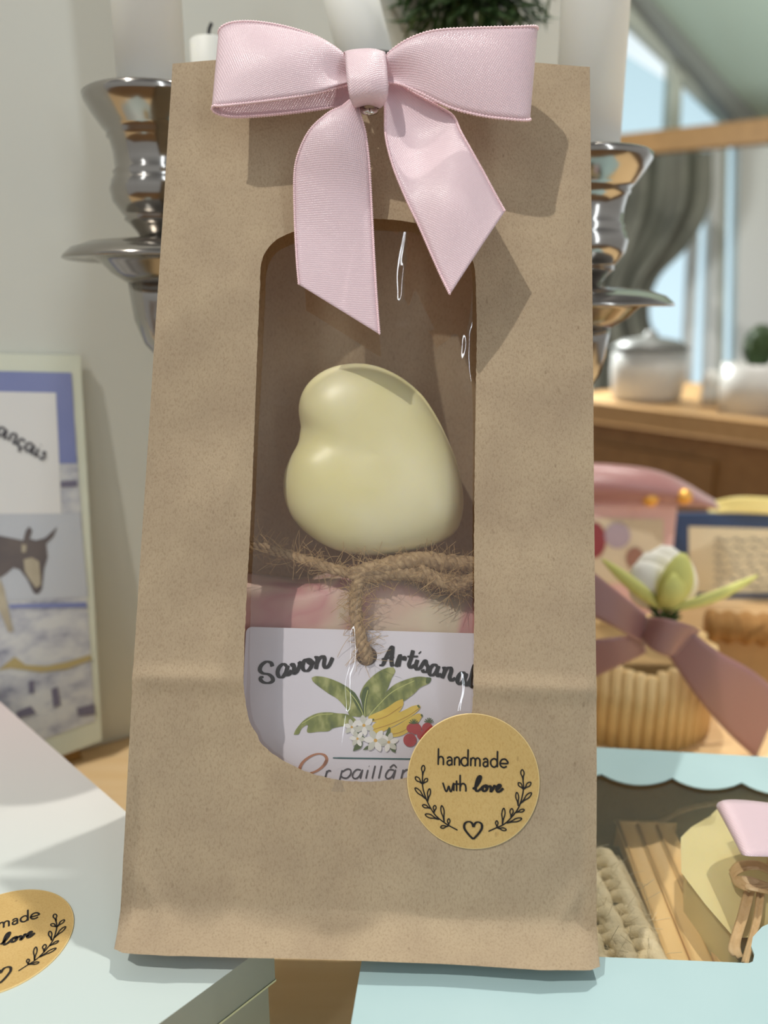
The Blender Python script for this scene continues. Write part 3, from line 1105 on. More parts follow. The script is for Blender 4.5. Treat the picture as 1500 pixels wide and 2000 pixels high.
# crochet soap pouch
pouch = thing('crochet_pouch', PZ(1190, 1860, BF + 0.012), 'cream crochet yarn pouch inside the blue box, beside the wooden sticks', 'pouch')
m = MB()
o0 = PZ(1185, 1668, 0.030)
o1 = PZ(1296, 1900, 0.026)
rdir = (o1 - o0); rl = rdir.length; rdir.normalize()
cdir = Vector((rdir.y, -rdir.x, 0)).normalized()
if cdir.x > 0:
    cdir = -cdir
NS = 10
for rw in range(NS):
    for cc in range(5):
        b0 = o0 + rdir * (rl * (rw + 0.5 * (cc % 2)) / NS) + cdir * (0.0055 + cc * 0.0076) + Vector((0, 0, random.uniform(-0.0008, 0.0008)))
        for sgn in (-1, 1):
            p0 = b0 + cdir * 0.0002 * sgn
            p1 = b0 + rdir * 0.0030 + cdir * sgn * 0.0040 + Vector((0, 0, 0.0028))
            p2 = b0 + rdir * 0.0085 + cdir * sgn * 0.0036 + Vector((0, 0, 0.0008))
            p3 = b0 + rdir * 0.0062 + cdir * sgn * 0.0008 + Vector((0, 0, -0.0028))
            m.tube(spline([p0, p1, p2, p3], 10), lambda t: 0.0021 * (0.75 + 0.5 * math.sin(math.pi * t)), 8)
m2 = MB()
for i in range(260):
    b0 = o0 + rdir * random.uniform(0, rl) + cdir * random.uniform(-0.001, 0.03) + Vector((0, 0, random.uniform(0, 0.003)))
    v1 = Vector((random.gauss(0, 1), random.gauss(0, 1), abs(random.gauss(0, 1)))) * 0.0025
    m2.tube([b0, b0 + v1, b0 + v1 * 1.6 + Vector((random.gauss(0, .0012), random.gauss(0, .0012), 0))], 0.00007, 3, cap=False)
q0 = [o0 - cdir * 0.002, o1 - cdir * 0.002, o1 + cdir * 0.045, o0 + cdir * 0.045]
mm = MB(); mm.prism([Vector((p.x, p.y, BF)) for p in q0], (0, 0, 0.024))
new('stitches', m, YARN, pouch)
fz = new('yarn_fuzz', m2, YARN, pouch); fz['kind'] = 'stuff'
new('body', mm, YARN, pouch, bevel=0.004)

# wooden soap dish: three grooved sticks
s0, s1 = PZ(1262, 1610, 0.030), PZ(1386, 1905, 0.030)
sdir = (s1 - s0).normalized()
sc_ = Vector((sdir.y, -sdir.x, 0))
if sc_.x < 0:
    sc_ = -sc_
dishw = thing('wooden_soap_dish', Vector((s1.x, s1.y, BF)), 'pale slatted wooden soap dish inside the blue box', 'soap dish')
sl = (s1 - s0).length
for i in (-1, 0, 1):
    m = MB()
    c_ = s0 + sc_ * (i * 0.0062)
    m.prism([c_ - sc_ * 0.0028 + Vector((0, 0, -0.008)), c_ + sc_ * 0.0028 + Vector((0, 0, -0.008)), c_ + sc_ * 0.0028, c_ - sc_ * 0.0028], sdir * sl)
    new('slat', m, PINE, dishw, bevel=0.001)
for fx in (0.15, 0.85):
    c_ = s0 + sdir * sl * fx
    m = MB()
    m.prism([c_ - sc_ * 0.009 + Vector((0, 0, -0.008)), c_ + sc_ * 0.009 + Vector((0, 0, -0.008)), c_ + sc_ * 0.009 + Vector((0, 0, BF - c_.z)), c_ - sc_ * 0.009 + Vector((0, 0, BF - c_.z))], sdir * 0.008)
    new('crossbar', m, PINE, dishw, smooth=False)

# yellow soap with a raffia tie
ysoap = thing('yellow_soap', PZ(1480, 1740, BF), 'translucent yellow soap block tied with raffia inside the blue box', 'soap')
yz = 0.043
yp = [(1342, 1640), (1360, 1622), (1385, 1604), (1410, 1586), (1620, 1596), (1620, 1830), (1440, 1822), (1390, 1765), (1344, 1705)]
m = MB()
m.prism([PZ(x, y, yz) for x, y in reversed(yp)], (0, 0, BF - yz))
new('bar', m, YSOAP, ysoap, bevel=0.0018)


def pz(x, y, z):
    return PZ(x, y, z)


def strip(mm, A, B, n=24, w=8, mi=0, sag=0.0, uvscale=True, bow=None):
    """ribbon lofted between two edge paths of world points"""
    a_, b_ = spline(A, n), spline(B, n)
    rows, uvs = [], []
    s = 0
    for i in range(n):
        if i:
            s += ((a_[i] + b_[i]) / 2 - (a_[i - 1] + b_[i - 1]) / 2).length
        wd = (b_[i] - a_[i]).length
        row = []
        for j in range(w + 1):
            t = j / w
            p_ = a_[i].lerp(b_[i], t)
            if bow is not None:
                p_ = p_ + bow(i / (n - 1), t)
            row.append(p_)
        rows.append(row)
        uvs.append([(s, wd * j / w) for j in range(w + 1)])
    mm.grid(rows, mi, uvs)
    return a_, b_


m = MB()
for k_, (A, B) in enumerate([
    ([pz(1452, 1742, .0455), pz(1440, 1790, .0465), pz(1422, 1850, .046), pz(1430, 1868, .0455)], [pz(1474, 1742, .0455), pz(1462, 1790, .047), pz(1446, 1846, .046), pz(1452, 1872, .0455)]),
    ([pz(1478, 1742, .0455), pz(1470, 1800, .0465), pz(1448, 1880, .046)], [pz(1494, 1745, .0455), pz(1486, 1800, .0465), pz(1462, 1884, .046)]),
    ([pz(1424, 1700, .0455), pz(1440, 1684, .0475), pz(1480, 1682, .048), pz(1520, 1700, .0455)], [pz(1430, 1722, .0455), pz(1446, 1706, .0478), pz(1480, 1700, .0485), pz(1520, 1720, .0455)]),
    ([pz(1424, 1706, .0455), pz(1436, 1730, .0475), pz(1470, 1742, .048), pz(1520, 1735, .0455)], [pz(1436, 1702, .0455), pz(1450, 1722, .0478), pz(1476, 1730, .0485), pz(1520, 1722, .0455)]),
    ([pz(1430, 1712, .0458), pz(1460, 1712, .0492), pz(1500, 1725, .047)], [pz(1436, 1734, .0458), pz(1466, 1740, .0488), pz(1500, 1748, .047)]),
    ([pz(1500, 1560, .0445), pz(1500, 1620, .0445), pz(1498, 1690, .0455)], [pz(1520, 1560, .0445), pz(1520, 1620, .0445), pz(1518, 1690, .0455)])]):
    strip(m, A, B, 20, 4, bow=lambda s, t: Vector((0, 0, 0.0005 * math.sin(t * 9))))
new('raffia_tie', m, RAFFIA, ysoap, solid=0.0003)['label'] = 'beige raffia tie'

# loose beige raffia strand
m = MB()
strip(m, [pz(1200, 1600, .026), pz(1240, 1603, .024), pz(1290, 1600, .026), pz(1330, 1578, .032), pz(1380, 1566, .036), pz(1440, 1562, .038)],
      [pz(1200, 1606, .026), pz(1240, 1610, .024), pz(1292, 1608, .026), pz(1332, 1588, .032), pz(1382, 1576, .036), pz(1440, 1572, .038)], 30, 3)
strand = tag(new('raffia_strand', m, RAFFIA, solid=0.0003), 'thin beige raffia strand curling at the back of the blue box', 'raffia')

# pink bow lying on the box at the right edge of the picture
pb = thing('pink_bow', PZ(1520, 1640, RZ), 'pale pink satin bow lying on the window of the blue box', 'bow')
m = MB()
strip(m, [pz(1600, 1585, .053), pz(1500, 1568, .060), pz(1425, 1562, .064), pz(1400, 1572, .062), pz(1418, 1590, .056), pz(1500, 1596, .0525), pz(1600, 1600, .0525)],
      [pz(1600, 1680, .053), pz(1520, 1674, .060), pz(1462, 1672, .063), pz(1448, 1668, .060), pz(1466, 1662, .055), pz(1520, 1660, .0525), pz(1600, 1676, .0525)], 60, 10)
new('loop', m, PINK, pb, solid=0.0002)
m = MB()
strip(m, [pz(1590, 1600, .054), pz(1596, 1590, .062), pz(1615, 1590, .062), pz(1620, 1605, .054)], [pz(1590, 1680, .054), pz(1596, 1685, .062), pz(1615, 1685, .062), pz(1620, 1680, .054)], 20, 6)
new('knot', m, PINK, pb, solid=0.0002)

# ================================================================== GIFT THINGS ON THE TABLE BEHIND THE BLUE BOX
# slatted bamboo basket
bY = 0.318
bc = PY(1268, 1380, bY)
bcx, bcy = bc.x, bY + 0.03
ztop = PY(1268, 1305, bY).z
bk = thing('bamboo_basket', (bcx, bcy, 0), 'round basket of thin upright bamboo sticks with a dusty pink bow', 'basket')
R = 0.0365
m = MB()
ns = 46
for i in range(ns):
    a = 2 * math.pi * i / ns
    cx_, cy_ = bcx + R * math.cos(a), bcy + R * math.sin(a)
    m.tube([(cx_, cy_, 0.0), (cx_, cy_, ztop + random.uniform(-0.002, 0.002))], 0.0027, 10)
BAMB = mottled('bamboo', lin(232, 202, 148), lin(222, 188, 132), 60, 0.5)
new('stick_wall', m, BAMB, bk)
m = MB(); m.lathe([(1e-4, 0.001), (R - 0.001, 0.001), (R - 0.001, ztop - 0.006), (1e-4, ztop - 0.006)], (bcx, bcy, 0))
new('filling', m, BOXKRAFT, bk)
# dusty pink bow on its front


def BB(x, y, dy=0.0):
    return PY(x, y, bcy - R - 0.005 + dy)


m = MB()
strip(m, [BB(1262, 1200), BB(1200, 1150, -.006), BB(1120, 1090, -.004), BB(1110, 1110, .004)], [BB(1256, 1262), BB(1200, 1225, -.008), BB(1120, 1190, -.006), BB(1110, 1195, .004)], 30, 8)
new('loop', m, DUSTY, bk, solid=0.0003)
m = MB()
strip(m, [BB(1258, 1240, .002), BB(1200, 1245, -.003), BB(1110, 1255, .0)], [BB(1262, 1275, .002), BB(1200, 1305, -.003), BB(1110, 1345, .0)], 24, 8)
new('tail', m, DUSTY, bk, solid=0.0003)
m = MB()
strip(m, [BB(1330, 1215, .0), BB(1400, 1270, -.004), BB(1470, 1310, -.002), BB(1530, 1360, .002)], [BB(1296, 1268, .0), BB(1360, 1360, -.006), BB(1420, 1430, -.004), BB(1476, 1482, -.002)], 30, 8)
new('tail', m, DUSTY, bk, solid=0.0003)
m = MB()
strip(m, [BB(1262, 1205, .002), BB(1300, 1208, -.007), BB(1350, 1222, -.006), BB(1368, 1232, .002)], [BB(1250, 1240, .002), BB(1272, 1268, -.007), BB(1308, 1282, -.007), BB(1325, 1275, .002)], 24, 10)
new('knot', m, DUSTY, bk, solid=0.0004)

# white artificial flower on the basket
fb = PY(1298, 1192, bcy - 0.012)
flw = thing('white_flower', fb, 'white and lime green artificial flower on the bamboo basket', 'flower')


def petal(mb_, b0, tip, wdt, curl, n=10, w=6):
    b0, tip = Vector(b0), Vector(tip)
    ax = tip - b0
    sd = Vector((-ax.z, 0, ax.x)).normalized()
    fw = Vector((0, -1, 0))
    rows = []
    for i in range(n + 1):
        t = i / n
        c_ = b0 + ax * t + fw * (curl * math.sin(math.pi * t))
        h = wdt * (math.sin(math.pi * min(t * 0.92 + 0.06, 1)) ** 0.7)
        rows.append([c_ + sd * (h * (2 * j / w - 1)) - fw * (0.35 * h * (2 * j / w - 1) ** 2) for j in range(w + 1)])
    mb_.grid(rows)


Fp = lambda x, y, d=0.0: PY(x, y, fb.y + d)
for (x, y, wd_, dd) in ((1268, 1078, .0125, 0.004), (1302, 1066, .0135, 0.008), (1244, 1100, .0105, -0.002), (1342, 1092, .0115, 0.006)):
    m = MB(); petal(m, Fp(1296, 1188), Fp(x, y, dd), wd_, 0.004)
    new('petal', m, PETAL, flw, solid=0.0004)
for (x, y, wd_, dd) in ((1334, 1080, .0080, -0.006), (1176, 1092, .0030, 0.0), (1480, 1124, .0028, -0.002), (1318, 1120, .006, -0.009)):
    m = MB(); petal(m, Fp(1300, 1192, -0.003), Fp(x, y, dd), wd_, 0.005)
    new('leaf', m, LEAFL, flw, solid=0.0004)['label'] = 'lime green leaf'
m = MB()
for i in range(40):
    a = random.uniform(0, 6.28)
    q_ = Fp(1298, 1192, -0.003)
    m.tube([q_ + Vector((0, 0, -0.006)), q_ + Vector((math.cos(a) * 0.008, math.sin(a) * 0.005 - 0.002, random.uniform(-0.003, 0.004)))], lambda t: 0.0011 * (1.1 - t), 5)
new('calyx', m, LEAFD, flw)
# brown cork-like roll
rc = PY(1380, 1222, bcy + 0.01); rc2 = PY(1600, 1245, bcy + 0.0)
m = MB()
m.tube(spline([rc, rc.lerp(rc2, .5) + Vector((0, 0, 0.001)), rc2], 40), lambda t: 0.0078 + 0.0009 * math.sin(t * 40), 20)
ROPEM = mottled('loofah', lin(138, 98, 50), lin(160, 118, 66), 240, 0.9, 500, 0.6, 0.001)
roll = tag(new('loofah_roll', m, ROPEM), 'brown loofah roll beside the white flower', 'loofah')
m = MB()
cw_ = PY(1470, 1262, bcy + 0.02)
m.box((rc.x - 0.004, bcy + 0.012, 0.0), (rc.x + 0.10, bcy + 0.06, rc.z - 0.008))
tag(new('wooden_crate', m, MIDWOOD, smooth=False, bevel=0.001), 'light wooden crate under the brown loofah roll', 'crate')

# cards and gift bag further back
gY = 0.47
pbag = thing('pink_gift_bag', (PY(1220, 1200, gY).x, gY, 0), 'pale pink picture bag with a dusty pink ribbon, behind the white flower', 'gift bag')
PALEP = mottled('pale_pink_card', lin(216, 178, 176), lin(222, 186, 184), 40, 0.5)
m = MB()
q = [PY(x, y, gY) for x, y in ((1100, 985), (1324, 990))]
m.box((q[0].x, gY, 0.0008), (q[1].x, gY + 0.03, q[0].z))
new('body', m, PALEP, pbag, smooth=False, bevel=0.001)
m = MB()
G = lambda x, y, o=0.0005: PY(x, y, gY - o)
m.poly([G(1100, 1010), G(1296, 1014), G(1296, 1140), G(1100, 1140)], 0)
m.poly([G(1160 + 40 * math.cos(a) * 0.6, 1055 + 36 * math.sin(a), .001) for a in [k * 0.52 for k in range(12)]], 1)
m.poly([G(1206 + 26 * math.cos(a), 1046 + 26 * math.sin(a), .001) for a in [k * 0.52 for k in range(12)]], 2)
m.poly([G(1240 + 18 * math.cos(a), 1090 + 22 * math.sin(a), .0012) for a in [k * 0.52 for k in range(12)]], 3)
CRP, _, _ = base('cream_print', lin(208, 196, 172), 0.5)
REDP, _, _ = base('wine_print', lin(140, 60, 70), 0.5)
LILP, _, _ = base('lilac_print', lin(170, 156, 170), 0.5)
BRP, _, _ = base('brown_print', lin(150, 112, 100), 0.5)
new('picture_print', m, [CRP, REDP, LILP, BRP], pbag, smooth=False)
m = MB()
strip(m, [PY(1080, 905, gY + .01), PY(1200, 908, gY - .004), PY(1300, 925, gY - .004), PY(1392, 975, gY + .012)], [PY(1080, 985, gY + .01), PY(1200, 986, gY - .002), PY(1300, 988, gY - .002), PY(1385, 992, gY + .012)], 40, 10, bow=lambda s, t: Vector((0, -0.012 * math.sin(math.pi * t), 0)))
new('ribbon', m, DUSTY, pbag, solid=0.0006)['label'] = 'dusty pink ribbon'
for x, y in ((1270, 974), (1336, 970)):
    m = MB(); m.ball(PY(x, y, gY - 0.012), 0.0050, 12)
    GOLD, _, _ = base('gold_bead', lin(226, 170, 84), 0.35, 0.6)
    new('gold_bead', m, GOLD, pbag)
bY2 = 0.50
bcard = thing('blue_framed_card', (PY(1420, 1200, bY2).x, bY2, 0), 'cream text card with a dark blue border, behind the loofah roll', 'card')
NAVY = mottled('navy_card', lin(34, 62, 104), lin(38, 66, 108), 40, 0.5)
q = [PY(1322, 1003, bY2), PY(1640, 1012, bY2)]
m = MB()
m.box((q[0].x, bY2, 0.0008), (q[1].x, bY2 + 0.003, q[0].z))
new('border', m, NAVY, bcard, smooth=False)
m = MB()
HB = lambda x, y, o=0.0006: PY(x, y, bY2 - o)
m.poly([HB(1345, 1028), HB(1600, 1036), HB(1600, 1158), HB(1345, 1158)], 0)
CRC = mottled('cream_panel', lin(206, 198, 170), lin(212, 204, 178), 40, 0.5)
new('panel', m, CRC, bcard, smooth=False)
m = MB()
for r_ in range(7):
    y0 = 1055 + r_ * 15
    x0 = 1395
    segs = []
    while x0 < 1570:
        w_ = random.uniform(14, 34)
        segs.append([(x0, y0), (x0 + w_ * .3, y0 - 3), (x0 + w_ * .6, y0 + 3), (x0 + w_, y0)])
        x0 += w_ + 6
    strokes(m, segs, 4, lambda x, y, o: HB(x, y, 0.001 + o))
GRP, _, _ = base('grey_text_print', lin(140, 138, 128), 0.5)
new('text_lines', m, GRP, bcard)
m = MB()
strip(m, [PY(1380, 984, bY2 + .012), PY(1450, 970, bY2 - .002), PY(1600, 980, bY2 + .006)], [PY(1385, 1003, bY2 + .004), PY(1450, 1002, bY2 - .004), PY(1600, 1010, bY2 - .002)], 24, 6)
YEL = mottled('yellow_ribbon', lin(222, 206, 130), lin(230, 214, 142), 40, 0.5)
new('ribbon', m, YEL, bcard, solid=0.0008)['label'] = 'pale yellow ribbon along the top'

# ================================================================== THE KRAFT BAG
bagroot_loc = PW(BAG_W / 2, 0, -0.03)
bagroot_loc.z = BOX_Z
bag = thing('kraft_gift_bag', bagroot_loc, 'brown kraft paper gift bag with a clear window and a pink bow', 'gift bag')
VC = uv(700, 1335)[1]


def disp(u, v):
    n = 0.0010 * math.exp(-((v - VC) / 0.0024) ** 2)
    t_ = min(max((0.0088 - v) / 0.0082, 0.0), 1.0)
    n += 0.0075 * t_ ** 1.5                                  # flared foot
    if v < VC:
        n += -0.075 * (VC - v)
    e_ = min(u, BAG_W - u)
    n -= 0.0012 * math.exp(-max(e_, 0) / 0.004) * math.exp(-((v - 0.01) / 0.02) ** 2)
    # vertical fold line at the centre, soft dents
    n += 0.0004 * math.exp(-((u - 0.055) / 0.003) ** 2) * (1 if v < VC else 0.0) * min(v / 0.01, 1)
    n += 0.0011 * noise.noise(Vector((u * 22, v * 18, 0.3)))
    n += 0.0005 * noise.noise(Vector((u * 60, v * 45, 3.3)))
    # diagonal base fold near the lower corners
    for s in (0, 1):
        uu = u if s == 0 else BAG_W - u
        n += 0.0006 * math.exp(-((uu * 0.8 - (0.020 - v) * 0.55) / 0.0018) ** 2) * math.exp(-((v - 0.012) / 0.012) ** 2)
    return n * min(1, (e_ + 0.0015) / 0.004) if e_ < 0.0025 else n


def front(u, v, off=0.0):
    return PW(u, v, disp(u, v) + off)


wpx = [(510, 525), (513, 508), (521, 491), (533, 477), (551, 464), (575, 455), (620, 443), (675, 434), (730, 430), (790, 434), (845, 444), (885, 462), (912, 488), (926, 520), (929, 560),
       (931, 650), (929, 760), (927, 900), (926, 1050), (926, 1200), (924, 1330), (921, 1400), (908, 1445), (880, 1485), (838, 1510), (780, 1525),
       (715, 1530), (655, 1526), (600, 1511), (545, 1483), (508, 1452), (502, 1436), (488, 1412), (480, 1370), (478, 1320), (479, 1240), (484, 1120), (490, 1000), (495, 880), (500, 760), (506, 620)]
wuv = [uv(x, y) for x, y in wpx]
wsm = spline([(a, b, 0) for a, b in wuv + [wuv[0]]], 700)[:-1]
wsm = [Vector((p.x + 0.00016 * noise.noise(Vector((p.x * 900, p.y * 900, 0))), p.y + 0.00016 * noise.noise(Vector((p.x * 900, p.y * 900, 5))), 0)) for p in wsm]
wc = Vector((sum(p.x for p in wsm) / len(wsm), sum(p.y for p in wsm) / len(wsm), 0))
wang = sorted([(math.atan2(p.y - wc.y, p.x - wc.x), (p - wc).length) for p in wsm])
wa = np.array([a for a, _ in wang]); wrad = np.array([r for _, r in wang])
wa = np.concatenate([wa[-5:] - 2 * math.pi, wa, wa[:5] + 2 * math.pi]); wrad = np.concatenate([wrad[-5:], wrad, wrad[:5]])


def topv(u):
    return BAG_H + 0.0030 * (1 - (2 * u / BAG_W - 1) ** 2)


rect = []
nu, nv = 130, 240
VB = 0.0006                                   # lower edge of the paper
for i in range(nu): rect.append((BAG_W * i / nu, VB))
for i in range(nv): rect.append((BAG_W, VB + (BAG_H - VB) * i / nv))
for i in range(nu):
    u_ = BAG_W * (1 - i / nu); rect.append((u_, topv(u_)))
for i in range(nv): rect.append((0.0, VB + (BAG_H - VB) * (1 - i / nv)))
RN = 40
m = MB()
rows = [[] for _ in range(RN + 1)]
for (u_, v_) in rect:
    a = math.atan2(v_ - wc.y, u_ - wc.x)
    r_ = float(np.interp(a, wa, wrad))
    iu, iv = wc.x + r_ * math.cos(a), wc.y + r_ * math.sin(a)
    for k_ in range(RN + 1):
        t = k_ / RN
        uu, vv = iu + (u_ - iu) * t, iv + (v_ - iv) * t
        rows[k_].append(front(uu, vv))
m.grid(rows, 0, closed=True)
# back, sides and base
DEP = 0.066
TOPD = 0.0032
ydir = Vector((0, 1, 0)) - PU * PU.y
back_bl, back_br = BL + Vector((0, DEP, -0.001)), BR + Vector((0, DEP, 0.001))


def fedge(s, v):
    return front(0.0 if s == 0 else BAG_W, v)


def backp(u, v):
    t = v / BAG_H
    b0 = back_bl.lerp(back_br, u / BAG_W)
    t0 = PW(u, topv(u), -TOPD)
    p_ = b0.lerp(t0, t)
    return p_ + Vector((0, 0.0012 * noise.noise(Vector((u * 25, v * 20, 9))), 0)) * math.sin(math.pi * min(max(t, 0), 1))


m.grid([[backp(BAG_W * i / 30, BAG_H * j / 60) for i in range(31)] for j in range(61)])
for s in (0, 1):
    rws = []
    for j in range(61):
        v_ = BAG_H * j / 60
        f_, b_ = fedge(s, VB + (BAG_H - VB) * j / 60), backp(0 if s == 0 else BAG_W, v_)
        inw = PU * (1 if s == 0 else -1)
        depth = (0.022 * min(1, j / 16) if j else 0.0)
        mid = (f_ + b_) / 2 + inw * depth
        rws.append([f_, f_.lerp(mid, .5), mid, mid.lerp(b_, .5), b_])
    m.grid(rws)
m.grid([[front(BAG_W * i / 40, VB).lerp(backp(BAG_W * i / 40, 0), j / 10) + Vector((0, 0, -0.0012 * math.sin(math.pi * j / 10) ** 0.3 if 0 < j < 10 else 0)) for i in range(41)] for j in range(11)])
new('paper_body', m, KRAFT, bag)

# clear film behind the window, with a few vertical ripples
ridges = [(792, 395, 776, 590, 1.5, -0.40), (806, 450, 782, 560, 0.8, -0.38), (925, 490, 926, 780, 1.0, 0.36), (916, 640, 921, 735, 1.2, 0.34),
          (702, 1090, 688, 1300, 1.2, 0.52), (686, 1250, 678, 1370, 0.9, 0.54), (675, 1320, 666, 1540, 1.3, 0.57), (897, 1310, 893, 1430, 0.9, 0.46), (905, 1320, 900, 1430, 0.7, 0.46),
          (535, 430, 548, 740, 2.2, 0.03), (575, 640, 560, 760, 2.4, 0.06), (610, 700, 620, 1000, 2.4, 0.07), (735, 980, 740, 1110, 2.2, 0.20), (860, 700, 870, 1000, 3, 0.10)]
rid = []
for x0, y0, x1, y1, w_, sl_ in ridges:
    w_ *= 0.0011
    p0_, p1_ = uv(x0, y0), uv(x1, y1)
    pt_ = PP((x0 + x1) / 2, (y0 + y1) / 2)
    vw_ = (CAM - pt_).normalized()
    lp_ = LAMPXY2 if sl_ < 0 else LAMPXY
    best = min((abs((vw_ + (Vector((lp_.x, lp_.y, z_ * 0.02)) - pt_).normalized()).dot(PV)), z_) for z_ in range(0, 150))
    h_ = vw_ + (Vector((lp_.x, lp_.y, best[1] * 0.02)) - pt_).normalized()
    sg_ = -1 if sl_ < 0 else 1
    if abs(sl_) > 0.3:
        sl_ = h_.dot(PU) / h_.dot(PN_) * 0.985
    rid.append(((p0_[0] - sg_ * w_ * 0.7, p0_[1]), (p1_[0] - sg_ * w_ * 0.7, p1_[1]), w_, abs(sl_) * w_ / 0.858))


def filmn(u, v):
    n = -0.0005 + 0.0004 * noise.noise(Vector((u * 30, v * 10, 7.7))) + 0.00005 * noise.noise(Vector((u * 160, v * 30, 1.7)))
    for (u0, v0), (u1, v1), w_, a_ in rid:
        t = (v - v0) / (v1 - v0)
        if -0.2 < t < 1.2:
            uc = u0 + (u1 - u0) * t + 0.0004 * math.sin(t * 7)
            env = max(0, math.sin(math.pi * min(max((t + 0.2) / 1.4, 0), 1))) ** 0.4
            n += a_ * env * math.exp(-((u - uc) / w_) ** 2)
    return min(n, 0.0009)


ua, va = uv(468, 1545); ub, vb = uv(942, 415)
ua -= 0.0; m = MB()
NU_, NV_ = 420, 320
frows = []
for j in range(NV_ + 1):
    v_ = va + (vb - va) * j / NV_
    frows.append([PW(ua + (ub - ua) * i / NU_, v_, -0.0018 + filmn(ua + (ub - ua) * i / NU_, v_)) for i in range(NU_ + 1)])
m.grid(frows)
new('window_film', m, FILM, bag)['label'] = 'clear rippled window film'

# round sticker on the bag front
su, sv = uv(925, 1527)
eu = abs(uv(1055, 1527)[0] - uv(795, 1527)[0]) / 2
ev = abs(uv(925, 1392)[1] - uv(925, 1663)[1]) / 2
sticker(bag, lambda x, y, o: front(su + x * eu, sv + y * ev, o + 0.0002), None)

# ---- pink bow
bow = bpy.data.objects.new('bow', None)
bow.empty_display_size = 0.01
COL.objects.link(bow)
bow.parent = bag
bow['_o'] = tuple(bagroot_loc)
bow['label'] = 'pale pink satin bow on the front of the bag'
new('knot', (lambda mm: (strip(mm,
    [PP(672, 112, .006), PP(671, 104, .013), PP(674, 106, .0165), PP(677, 150, .0185), PP(683, 190, .0175), PP(692, 210, .0135), PP(697, 208, .007)],
    [PP(753, 112, .006), PP(752, 104, .013), PP(753, 106, .0165), PP(757, 150, .0185), PP(757, 188, .0175), PP(744, 210, .0135), PP(738, 208, .007)], 50, 14,
    bow=lambda s, t: PN_ * (0.0012 * math.sin(math.pi * t) + 0.00012 * math.sin(t * 9 + s * 3))), mm)[1])(MB()), PINK, bow, solid=0.00022)


def ribbon(name, A, B, n=70, w=14, bowf=None):
    mm = MB()
    a_, b_ = strip(mm, [PP(*q_) for q_ in A], [PP(*q_) for q_ in B], n, w, bow=bowf)
    # tiny picot selvedge along both edges
    for e_, f_ in ((a_, b_), (b_, a_)):
        path = []
        for i in range(len(e_)):
            q_ = e_[i]
            path.append(q_)
        fine = spline(path, len(path) * 5)
        mm.tube(fine, lambda t, L=len(fine): 0.00021 + 0.00011 * math.sin(t * L * 1.9), 6, 1)
    return new(name, mm, [PINK, PINKEDGE], bow, solid=0.00016)


wav = lambda s, t: PN_ * (0.0010 * math.sin(math.pi * t) * math.sin(math.pi * min(1, s * 1.6)))
ribbon('loop',
       [(680, 118, 0.0132), (660, 98, 0.0136), (620, 73, 0.0140), (560, 53, 0.0143), (500, 43, 0.0142), (455, 44, 0.0138), (430, 56, 0.0131), (432, 74, 0.0105), (470, 92, 0.0085), (560, 112, 0.0080), (685, 140, 0.0090)],
       [(682, 165, 0.0132), (655, 172, 0.0136), (610, 184, 0.0141), (545, 194, 0.0144), (480, 202, 0.0144), (432, 207, 0.0140), (415, 208, 0.0133), (420, 220, 0.0120), (460, 229, 0.0095), (560, 222, 0.0085), (690, 204, 0.0090)], bowf=lambda s, t: PN_ * (0.0016 * math.sin(math.pi * t) * math.sin(math.pi * min(1, s * 2)) + 0.0010 * math.sin(t * 6.3 + 1) * math.exp(-(s / 0.12) ** 2)))
ribbon('loop',
       [(748, 116, 0.0148), (766, 98, 0.0166), (800, 76, 0.0187), (850, 60, 0.0201), (930, 55, 0.0204), (1005, 53, 0.0211), (1045, 52, 0.0195), (1043, 62, 0.0155), (990, 90, 0.0090), (880, 112, 0.0080), (745, 140, 0.0090)],
       [(750, 160, 0.0137), (785, 166, 0.0147), (830, 186, 0.0159), (880, 210, 0.0164), (940, 226, 0.0166), (995, 233, 0.0168), (1031, 235, 0.0160), (1029, 229, 0.0138), (980, 214, 0.0095), (880, 205, 0.0085), (745, 188, 0.0090)], bowf=lambda s, t: PN_ * (0.0014 * math.sin(math.pi * t) * math.sin(math.pi * min(1, s * 2)) + 0.0010 * math.sin(t * 6.3) * math.exp(-(s / 0.12) ** 2)))
ribbon('tail',
       [(690, 190, 0.0110), (668, 208, 0.0123), (640, 222, 0.0132), (605, 255, 0.0127), (583, 300, 0.0107), (575, 345, 0.0086), (576, 430, 0.0062), (580, 510, 0.0062), (584, 556, 0.0062)],
       [(696, 192, 0.0110), (704, 225, 0.0117), (714, 262, 0.0107), (721, 320, 0.0088), (725, 390, 0.0064), (729, 470, 0.0062), (733, 540, 0.0062), (737, 600, 0.0062), (741, 653, 0.0062)], bowf=lambda s, t: PN_ * (0.0022 * math.sin(math.pi * t) * math.exp(-((s - .28) / .3) ** 2)))
ribbon('tail',
       [(752, 194, 0.0110), (752, 225, 0.0119), (754, 270, 0.0126), (768, 325, 0.0132), (792, 385, 0.0138), (818, 440, 0.0142), (842, 495, 0.0146), (862, 540, 0.0149), (879, 575, 0.0151)],
       [(765, 150, 0.0115), (800, 178, 0.0123), (850, 205, 0.0130), (884, 226, 0.0138), (900, 258, 0.0146), (922, 297, 0.0151), (944, 336, 0.0153), (966, 377, 0.0153), (986, 413, 0.0153)], bowf=lambda s, t: PN_ * (-0.0022 * math.sin(math.pi * t) * math.exp(-((s - .30) / .25) ** 2) + 0.002 * math.sin(math.pi * t) * math.exp(-((s - .72) / .22) ** 2)))
